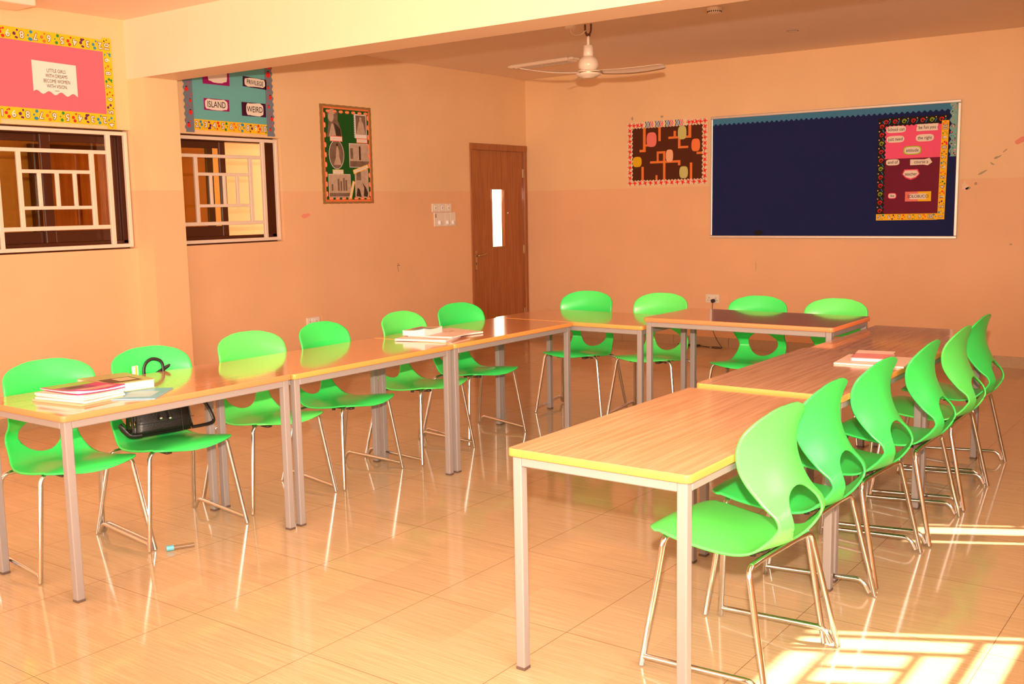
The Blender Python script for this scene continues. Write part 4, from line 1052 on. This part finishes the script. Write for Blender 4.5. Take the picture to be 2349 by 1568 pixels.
# louvred light fitting
lf = empty('ceiling_light', (1.02, -1.12, HC), math.radians(-7), label='long cream ceiling light fitting with dark louvre grille left of the fan', cat='ceiling light')
LW, LD, LH = .78, .17, .035
m = MB(); m.rbox((-LW/2, -LD/2, -LH), (LW/2, LD/2, 0), FANM, .012)
for sx_ in (-1, 1): m.rbox((sx_*(LW/2-.002), -LD*.35, -LH*.7), (sx_*(LW/2+.05), LD*.35, 0), FANM, .01)
m.build('housing', lf)
for q in (-1, 1):
    m = MB(); x0, x1 = (-.34, -.02) if q < 0 else (.02, .34)
    m.box((x0, -.02, -LH-.001), (x1, .065, -LH+.002), BLACKP); n = 14
    for i in range(n+1):
        x = x0+(x1-x0)*i/n; m.box((x-.0035, -.022, -LH-.004), (x+.0035, .068, -LH-.001), FANM)
    m.build('louvre_grille', lf)
l2 = empty('ceiling_light', (.25, -6.17, HC), 0, label='ceiling light fitting just peeking in at the top left corner', cat='ceiling light')
m = MB(); m.rbox((-.20, -.30, -.055), (.06, .09, 0), FANM, .012); m.build('housing', l2)

# ---------------------------------------------------------------- books, notebooks
def book(name, label, cx, cy, z, L, W, T, rz, cover, cat='book', group=None, curl=0., pages=PAPERW, art=None, soft=False, tilt=(0, 0)):
    """L along local x (spine side at -y), W along local y"""
    t = empty(name, (cx, cy, z), rz, label=label, cat=cat, group=group)
    t.rotation_euler = (tilt[0], tilt[1], rz)
    ct = .0016 if soft else .0028; n = 8
    def zof(x, y): return curl*max(0, (x/(L/2)+y/(W/2))/2)**3 + curl*.6*max(0, (-x/(L/2)+y/(W/2))/2)**3
    def slab(z0, z1, inset, m_, name_, lab=None, cl=1.0):
        g = MB(); vs = []; 
        l, w = L/2-inset, W/2-inset
        for zz in (z0, z1):
            for i in range(n+1):
                for j in range(n+1):
                    x = -l+2*l*i/n; y = -w+2*w*j/n; k = cl*(zz/max(T, 1e-4)); vs.append((x, y, zz+zof(x, y)*k))
        N = (n+1)*(n+1); fs = []
        for i in range(n):
            for j in range(n):
                a = i*(n+1)+j; b = a+n+1; fs.append((a, a+1, b+1, b)); fs.append((a+N, b+N, b+1+N, a+1+N))
        for i in range(n):
            a, b = i*(n+1), (i+1)*(n+1); fs.append((a, b, b+N, a+N)); a += n; b += n; fs.append((a, a+N, b+N, b))
            a, b = i, i+1; fs.append((a, a+N, b+N, b)); a += n*(n+1); b += n*(n+1); fs.append((a, b, b+N, a+N))
        g.add(vs, fs, m_); return g.build(name_, t, label=lab)
    slab(ct, T-ct, .0 if soft else .004, pages, 'pages', 'white page block')
    cb = slab(0, ct, 0, cover, 'back_cover')
    cf = slab(T-ct, T, 0, cover, 'front_cover')
    if not soft:
        g = MB(); g.rbox((-L/2, -W/2-.001, 0), (L/2, -W/2+.003, T), cover, .001, 1); g.build('spine', t)
    if art:
        for k, (x0, y0, x1, y1, m_) in enumerate(art):
            g = MB(); vs = []; na = 5
            for i in range(na+1):
                for j in range(na+1):
                    x = L*(x0+(x1-x0)*i/na-.5); y = W*(y0+(y1-y0)*j/na-.5); vs.append((x, y, T+.0004+.0002*k+zof(x, y)))
            g.add(vs, [(i*(na+1)+j, (i+1)*(na+1)+j, (i+1)*(na+1)+j+1, i*(na+1)+j+1) for i in range(na) for j in range(na)], m_)
            g.build('cover_picture', cf)
    return t
B_BEIGE = pm('beige_cover', (.66, .42, .26)); B_MAGZ = pm('magenta_cover', (.50, .05, .20), .35); B_OLIVE = pm('olive_cover', (.42, .38, .16), .35); B_BLUE = pm('sky_blue_cover', (.15, .45, .60), .35); B_PKW = pm('pinkish_white_cover', (.80, .60, .55), .5)
B_GRN = pm('lime_green_art', (.30, .50, .08), .35); B_RSE = pm('rose_cover', (.78, .30, .32), .3); B_PRP = pm('purple_art', (.28, .03, .20), .35); B_DK = pm('dark_art', (.10, .05, .03), .4)
rz = R(-82)
GP = 'notebooks stacked on the left table'
# local x after -82deg points toward -y (near), local y points toward +x
z = .7525
book('notebook', 'beige torn-edged notebook at the bottom of the left pile', 3.14, -7.655, z, .21, .30, .010, R(-83), B_BEIGE, 'notebook', GP, 0, B_BEIGE, soft=True); z += .0105
book('notebook', 'white notebook, second from the bottom of the left pile', 3.15, -7.650, z, .205, .29, .009, R(-80), B_PKW, 'notebook', GP, 0, soft=True); z += .0095
book('notebook', 'white notebook in the middle of the left pile', 3.14, -7.645, z, .205, .29, .009, R(-84), B_PKW, 'notebook', GP, .004, soft=True); z += .0095
book('notebook', 'white notebook just under the magenta magazine of the left pile', 3.15, -7.650, z, .205, .29, .008, R(-79), B_PKW, 'notebook', GP, .006, soft=True); z += .0115
book('magazine', 'curling magenta and green magazine on top of the left pile', 3.13, -7.625, z, .215, .28, .006, R(-90), B_MAGZ, 'magazine', None, .018, soft=True,
     art=[(.05, .05, .95, .30, B_GRN), (.30, .30, .9, .62, B_PRP), (.45, .38, .8, .52, B_DK), (.1, .66, .8, .9, B_RSE)])
book('textbook', 'thick olive hardback textbook right of the left pile', 3.045, -7.415, .757, .22, .28, .040, R(-97), B_OLIVE, 'book', art=[(.2, .45, .85, .9, B_DK), (.25, .5, .6, .8, B_BEIGE)])
book('magazine', 'light blue magazine lying flat under the olive textbook', 3.225, -7.475, .7525, .26, .30, .004, R(-52), B_BLUE, 'magazine', soft=True, art=[(.12, .1, .9, .45, pm('deep_blue_art', (.05, .22, .42), .4)), (.3, .5, .85, .9, pm('pale_blue_art', (.35, .60, .68), .4))])
# middle group
GM = 'white notebooks by the joint of the left tables'
book('notebook', 'white notebook lying under the thick paperback at the table joint', 3.13, -5.425, .7505, .235, .32, .012, R(-72), B_PKW, 'notebook', GM, .0, soft=True)
book('notebook', 'white notebook right of the thick paperback, just past the table joint', 3.085, -5.165, .7525, .26, .31, .011, R(-100), B_PKW, 'notebook', GM, .0, soft=True, art=[(.35, .45, .5, .48, B_DK), (.6, .45, .7, .48, B_DK)])
book('notebook', 'thin pinkish notebook sliding out from the white ones at the table joint', 3.14, -5.335, .7630, .22, .30, .006, R(-80), B_PKW, 'notebook', GM, .004, soft=True)
book('paperback', 'thick dog-eared paperback with yellow and blue cover on the white notebooks', 3.045, -5.375, .7695, .205, .15, .030, R(-80), B_PKW, 'book', None, .016, soft=True, art=[(.12, .1, .95, .95, B_OLIVE), (.3, .35, .85, .8, B_BLUE), (.05, .05, .6, .3, B_MAGZ)])
# right group
book('folder', 'wide white paper folder under the pink book on the right-hand row', 5.635, -5.115, .7605, .30, .31, .008, R(-85), B_PKW, 'folder', soft=True)
book('textbook', 'slim pink-covered book on the white folder of the right-hand row', 5.610, -5.065, .7692, .26, .17, .018, R(-80), B_RSE, 'book', art=[(.0, .0, .42, 1., B_PKW)])
# eraser packet standing on the back edge of the first table
er = empty('eraser', (2.812, -7.165, .753), R(-75), label='small white and yellow eraser standing at the table edge before the handbag chair', cat='eraser')
m = MB(); m.rbox((-.016, -.006, 0), (.016, .006, .048), WHITE, .002); m.build('body', er)
m = MB(); m.box((-.004, -.0068, .001), (.004, .0068, .047), C_YEL); m.build('sleeve_stripe', er)
# clear tube on the floor
tb = empty('marker_tube', (3.195, -7.245, 0), math.atan2(.085, .045), label='clear plastic tube with a blue cap on the floor by the chair legs', cat='tube')
m = MB(); m.tube([(-.062, 0, .013), (-.030, 0, .013)], .0125, B_BLUE, 16); m.build('cap', tb, label='blue cap')
m = MB(); m.tube([(-.030, 0, .012), (.06, 0, .012)], .0115, glass_mat('clear_plastic', (.86, .84, .84)), 16); m.build('clear_barrel', tb)

# ---------------------------------------------------------------- handbag
LEA = mat('black_leather', (.012, .009, .008), .38, lin=True, bump=.15, bscale=120)
hb = empty('handbag', (2.805, -7.045, .452), R(-90), label='black leather handbag with two metal beads leaning back on a green chair', cat='bag')
hb.rotation_euler = (math.radians(5), math.radians(0), R(-98))   # local +y points to the table, +x to the near side
bm = bmesh.new(); bmesh.ops.create_cube(bm, size=1)
bmesh.ops.subdivide_edges(bm, edges=bm.edges, cuts=7, use_grid_fill=True)
for v in bm.verts:
    x, y, z = v.co.x+.0, v.co.y, v.co.z+.5
    w_ = .31-.045*z; d_ = .135-.075*z**1.5
    bulge = 1+.10*math.sin(z*PI)
    ex = x*w_; ey = y*d_*bulge*(1-.22*(2*abs(x))**3)
    zz = z*.255*(1-.03*(2*x)**2)
    v.co = Vector((ex, ey, zz+.004))
bmesh.ops.bevel(bm, geom=[e for e in bm.edges if len(e.link_faces) == 2 and e.calc_face_angle(0) > .9], offset=.014, segments=3, affect='EDGES')
m = MB(); m.bm(bm, LEA, smooth=True); m.build('body', hb)
m = MB(); yf = .080
m.tube([(-.150, .064, .068), (-.07, .0745, .066), (0, .0765, .065), (.07, .0745, .066), (.150, .064, .068)], .0012, BLACKP, 6)
m.tube([(-.085, .070, .006), (-.083, .071, .12), (-.08, .055, .22)], .0012, BLACKP, 6); m.build('seam', hb)
for sx_, dz in ((-.018, 0), (.028, .006)):
    m = MB(); m.tube(smooth([(sx_*.4, .045, .235), (sx_*.7, .072, .16), (sx_, .080, .085+dz)]), .003, LEA, 8); cdn = m.build('cord', hb)
    m = MB(); m.lathe([(0, .010), (.006, .008), (.009, .0), (.006, -.008), (0, -.010)], (sx_, .082, .078+dz), mat('silver_bead', (.8, .75, .65), .15, metal=1, lin=True), 14); m.build('bead', cdn, label='silver bead')
m = MB(); m.tube(smooth([(.045, .01, .25), (.055, .01, .31), (.04, .01, .350), (.005, .01, .366), (-.035, .01, .350), (-.045, .01, .31), (-.04, .01, .25)], 8), .006, LEA, 8, flat=(.003, .008)); m.build('top_handle', hb)
m = MB(); m.tube(smooth([(.06, .0, .255), (-.03, .0, .300), (-.11, .0, .335), (-.14, .0, .325), (-.145, 0, .25), (-.19, .01, .18), (-.245, .02, .11), (-.268, .03, .05), (-.262, .04, .018), (-.20, .05, .012), (-.14, .05, .012)], 8), .006, LEA, 8, flat=(.003, .009)); m.build('shoulder_strap', hb)
m = MB(); m.tube(smooth([(.145, .0, .03), (.185, .01, .045), (.205, .02, .075), (.20, .03, .06), (.17, .045, .018), (.12, .06, .012)], 8), .006, LEA, 8, flat=(.003, .011)); st_ = m.build('strap_end', hb)
m = MB(); m.tube([(.145, .045, .055), (.165, .045, .055), (.165, .045, .085), (.145, .045, .085)], .0025, mat('gold_buckle', (.75, .5, .2), .25, metal=1, lin=True), 8, closed=True); m.build('buckle', st_, label='gold buckle')
